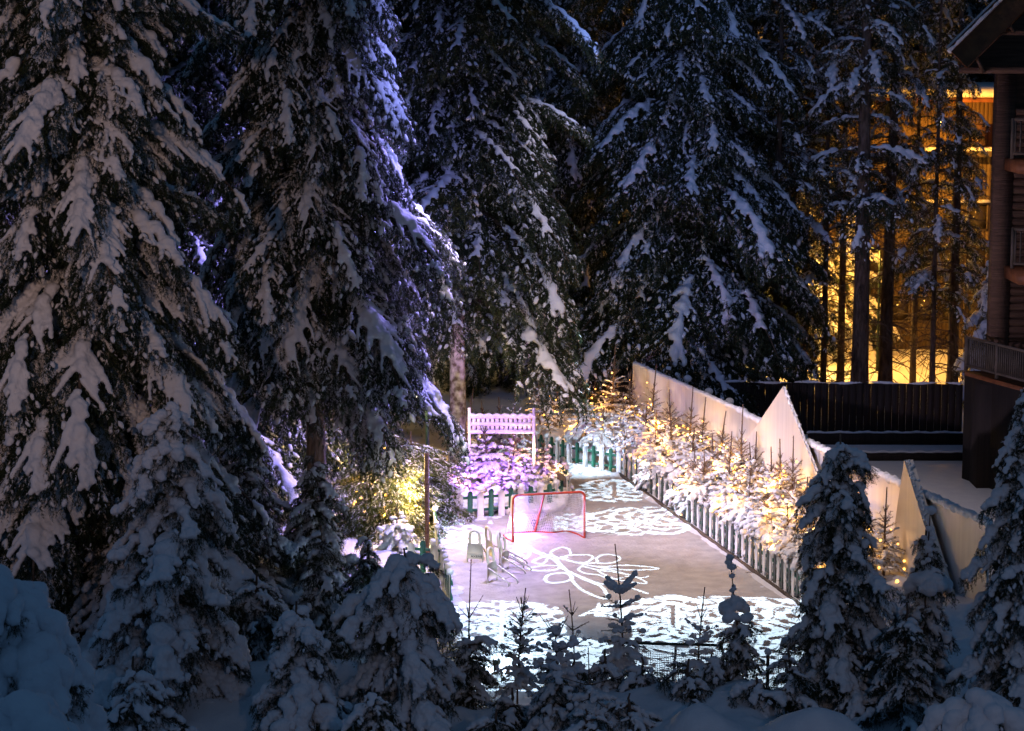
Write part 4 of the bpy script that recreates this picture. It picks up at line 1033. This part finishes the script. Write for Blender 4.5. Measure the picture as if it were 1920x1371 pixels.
rg_ = np.random.default_rng(3); zz = rg_.uniform(.3, YT_H*.95, 40); az_ = rg_.uniform(0, 6.3, 40); r_ = 1.25*(1-zz/YT_H)+.05
string_lights(YT, [((0, 0, 0), (math.cos(a)*r, math.sin(a)*r, z)) for a, r, z in zip(az_, r_, zz)], "golden fairy lights on the bushy spruce left of the rink", 34, 5, 120)
# background wood: repeats of the same kinds, standing close
rng = random.Random(8); k = 0
for row, (Y, n) in enumerate(((100, 13), (108, 14), (118, 15), (127, 15))):
    for i in range(n):
        u = -120+2200*(i+.5+rng.uniform(-.3, .3))/n
        if Y < 104 and 1480 < u < 1990: continue
        src = [T5, T3, T2][rng.randrange(3)]
        dup(src, ((u-960)/FPX*Y, Y+rng.uniform(-2, 2), -.3), "dark snowy spruce in the wood far behind, merging with its neighbours", rng.uniform(0, 6), rng.uniform(.8, 1.1), "dark spruces of the wood behind"); k += 1
for (u, Y) in ((60, 72), (330, 76), (500, 74), (680, 80), (820, 84), (960, 90), (1160, 92), (1330, 96)):
    dup([T3, T5][int(u) % 2], at_px(u, Y), "dark spruce filling the gap behind the big trees, %s" % {60: "at the far left", 330: "between the two left giants", 500: "left of the drooping one's trunk", 680: "right of the drooping one's trunk", 820: "left of the snowy trunk", 960: "above the lattice screen", 1160: "left of the broad blue one", 1330: "right behind the broad blue one"}[u], rng.uniform(0, 6), rng.uniform(.85, 1.0))

# ================================================================== foreground snow laden young spruces
PRF = protos([.3, .5, .8, 1.2, 1.6], 3, 8, droop=58, start=14, fat=1.15, frost=.2, rough=.010, cover=.80, vox=.020, spacing=.022, size=.05, width=.010, hang=1.1, spread=.46)
PRX = protos([.5, .8, 1.1, 1.5], 2, 10, droop=66, start=16, fat=2.3, frost=.1, rough=.008, cover=1.0, vox=.03, spacing=.03, size=.05, width=.011, hang=1.0, spread=.42)
PRH = protos([.3, .5, .8, 1.2, 1.6], 2, 13, droop=60, start=14, fat=1.4, frost=.2, rough=.012, cover=.92, vox=.020, spacing=.022, size=.05, width=.010, hang=1.1, spread=.44)
PRG = protos([.3, .5, .8, 1.2, 1.6], 2, 9, droop=48, start=10, fat=.9, frost=.3, rough=.010, cover=.6, vox=.022, spacing=.020, size=.05, width=.010, hang=1.0, spread=.44)
def fg(u, vt, Y, R, label, seed, pr=PRF, zb=.15, **kw):
    p = P(u, vt, Y); z0 = gz(p.x, Y); z0 = min(z0, p.z-1.2); H = p.z-z0
    a = dict(spacing=.29, nper=7, prof=.85, top_r=.10, pitchj=13, jit=.26); a.update(kw)
    return spruce((p.x, Y, z0-.05), pr, H+.05, R, zb, .07, label, seed=seed, name="snow_laden_spruce", rz=seed, **a)
fg(316, 745, 40.5, 1.55, "tall young spruce buried in fat snow lobes, left foreground", 51, pr=PRH, prof=.62, spacing=.34)
fg(556, 1128, 38.5, 1.15, "short snow draped spruce at the bottom, left of the round topped one", 52, pr=PRH, prof=.7)
fg(758, 1028, 40.2, 1.15, "round topped snow laden spruce covering the lamp's fence", 53, pr=PRH, prof=.35, top_r=.35)
fg(602, 985, 44.0, .75, "bluish snowy young spruce behind the two left foreground ones", 54, pr=PRG)
fg(455, 800, 49.0, 1.9, "shadowed spruce under the drooping one, left of its trunk", 71, pr=PRG, spacing=.34)
fg(590, 845, 49.5, 1.3, "shadowed narrow spruce under the drooping one, before its trunk", 72, pr=PRG, spacing=.32)
fg(690, 1000, 47.0, .8, "bluish spruce left of the yellow lit tree, under the boughs", 73, pr=PRG)
fg(480, 1075, 43.0, 1.2, "shadowed drooping spruce right of the tallest foreground one", 55, pr=PRG, prof=.6)
fg(1578, 812, 42.0, 1.18, "big dark snow tufted spruce in front of the hedge", 56, pr=PRF, prof=.72, spacing=.30, top_r=.3)
fg(1737, 985, 42.6, .6, "violet grey spruce with a knobbed leader between two bigger ones", 57, pr=PRF, prof=.4, top_r=.05)
fg(1930, 705, 40.0, 1.12, "large snow tufted spruce cut by the right edge", 58, pr=PRF, prof=.7)
fg(1383, 1150, 42.2, .5, "small spruce under a round snow cap with a knobbly leader", 59, pr=PRG, prof=.4, top_r=.18)
fg(1700, 1130, 40.6, .9, "dark low spruce filling the gap right of the big tufted one", 60, pr=PRG)
fg(1480, 1215, 40.8, .7, "low dark spruce beside the stake at bottom right", 61, pr=PRG)
fg(880, 1195, 42.4, .62, "drooping bluish bush left of the bright ice spotlight", 62, pr=PRG, prof=.5, top_r=.2)
fg(1290, 1235, 41.0, .75, "dark snowy bush left of the capped spruce at the bottom", 63, pr=PRG)
fg(1045, 1240, 40.0, .65, "snow lumped spruce below the two saplings, bottom centre", 64, pr=PRF)
fg(22, 1085, 31.0, 1.25, "blurred snow heaped spruce at the lower left corner", 65, pr=PRX, prof=.5, top_r=.4)
fg(20, 1310, 27.5, .9, "nearest snow heaped bush in the bottom left corner", 66, pr=PRX, prof=.3, top_r=.5)
fg(1830, 1290, 33.0, .9, "snow heaped bush in the bottom right corner", 67, pr=PRX, prof=.35, top_r=.4)
fg(700, 1290, 36.5, .9, "snow draped spruce along the bottom, right of the short one", 68, pr=PRF)
fg(250, 1230, 37.0, 1.1, "low snow draped spruce along the bottom left", 69, pr=PRF)
for k, (u, vt, Y, R, lb) in enumerate((
    (1075, 1232, 41.6, .55, "snow pillow bush on the bank, below the two armed sapling"), (1135, 1218, 42.0, .5, "round snowy bush under the snow winged sapling"),
    (1205, 1232, 41.8, .5, "snowy bush on the bank in front of the pale goal"), (1335, 1222, 42.0, .5, "snowy bush behind the dark one, below the round snow cap"),
    (1180, 1300, 39.5, .8, "dark needled bush in the middle of the bank at the bottom"), (1420, 1262, 40.6, .6, "dark bush under the stake on the bank"), (960, 1290, 41.0, .5, "small snowy bush at the foot of the bristly sapling"),
    (1100, 1330, 38.6, .7, "snow covered bush along the bottom edge, bottom centre"), (930, 1330, 38.8, .6, "shadowed bush along the bottom edge, left of centre"))):
    fg(u, vt, Y, R, lb, 90+k, pr=PRF if k % 2 else PRG, prof=.5, top_r=.25)
# thin saplings in front of the ice
def fs(u, vt, Y, label, seed, **kw):
    p = P(u, vt, Y); z0 = gz(p.x, Y); a = dict(h=p.z-z0, leader=.35, base_r=.35, nwh=3, ntw=4, rise=(50, 10), snow=.1, topf=.9, lr=.55, needle_sz=.028, needle_sp=.012, width=.007, vox=.014); a.update(kw)
    return sapling((p.x, Y, z0), label, "sapling", cat="sapling", seed=seed, **a)
fs(877, 1052, 42.6, "bare sapling with a tall leader left of the bright ice spotlight", 81, base_r=.46, nwh=4, leader=.40)
fs(970, 1106, 42.6, "bristly sapling with a crown of upright prongs in front of the ice", 82, base_r=.40, nwh=9, ntw=6, leader=.20, rise=(66, 5), snow=.45)
fs(1079, 1106, 42.8, "thin sapling with two curved arms between the bristly and the snow winged ones", 83, base_r=.36, nwh=6, leader=.24, ntw=3, snow=.4)
fs(1171, 1020, 42.8, "sapling holding ragged snow wings below its bare leader", 84, base_r=.42, nwh=8, ntw=5, leader=.33, rise=(34, -8), snow=.6, fat=1.3, top_snow=1.3, topf=1.0)
fs(1310, 1100, 42.6, "three pronged sapling left of the snow capped spruce", 85, base_r=.36, nwh=6, leader=.3, ntw=3, snow=.9, fat=1.3, rise=(60, 0))
fs(1385, 1042, 42.3, "knobbly snow beaded leader over the round snow cap", 86, base_r=.3, nwh=3, leader=.35, ntw=4, knobs=5, cap=.30, snow=.9, fat=.9, topf=.25)
fs(1737, 952, 42.4, "snow beaded leader rising above the violet grey spruce", 87, base_r=.5, nwh=4, leader=.34, ntw=5, knobs=4, cap=.40, snow=1, fat=1.1, topf=.25)
fs(1045, 1178, 41.2, "snow knobbed sapling in front of the bank, bottom centre", 88, base_r=.5, nwh=6, leader=.12, ntw=5, knobs=1, snow=1, fat=1.5)
fs(1106, 1215, 39.6, "thin snow dusted stick with snowy arms, bottom centre", 89, base_r=.6, nwh=4, leader=.5, ntw=4, rise=(10, -15), snow=1, fat=1.5)
st_ = P(1440, 1222, 41.5); b = Buf(); b.tube([(0, 0, 0), (0, 0, st_.z-gz(st_.x, 41.5))], [.035, .03], 8); ob = b.build("stake", M['bark']); ob.location = (st_.x, 41.5, gz(st_.x, 41.5)); tag(ob, "thin dark upright stake left of the low dark spruce", "stake")
V, F = spheres([(0, 0, st_.z-gz(st_.x, 41.5))], [.07], 1); b = Buf(); b.add(V, F); s_o = b.build("snow_cap", M['snow'], ob, True)
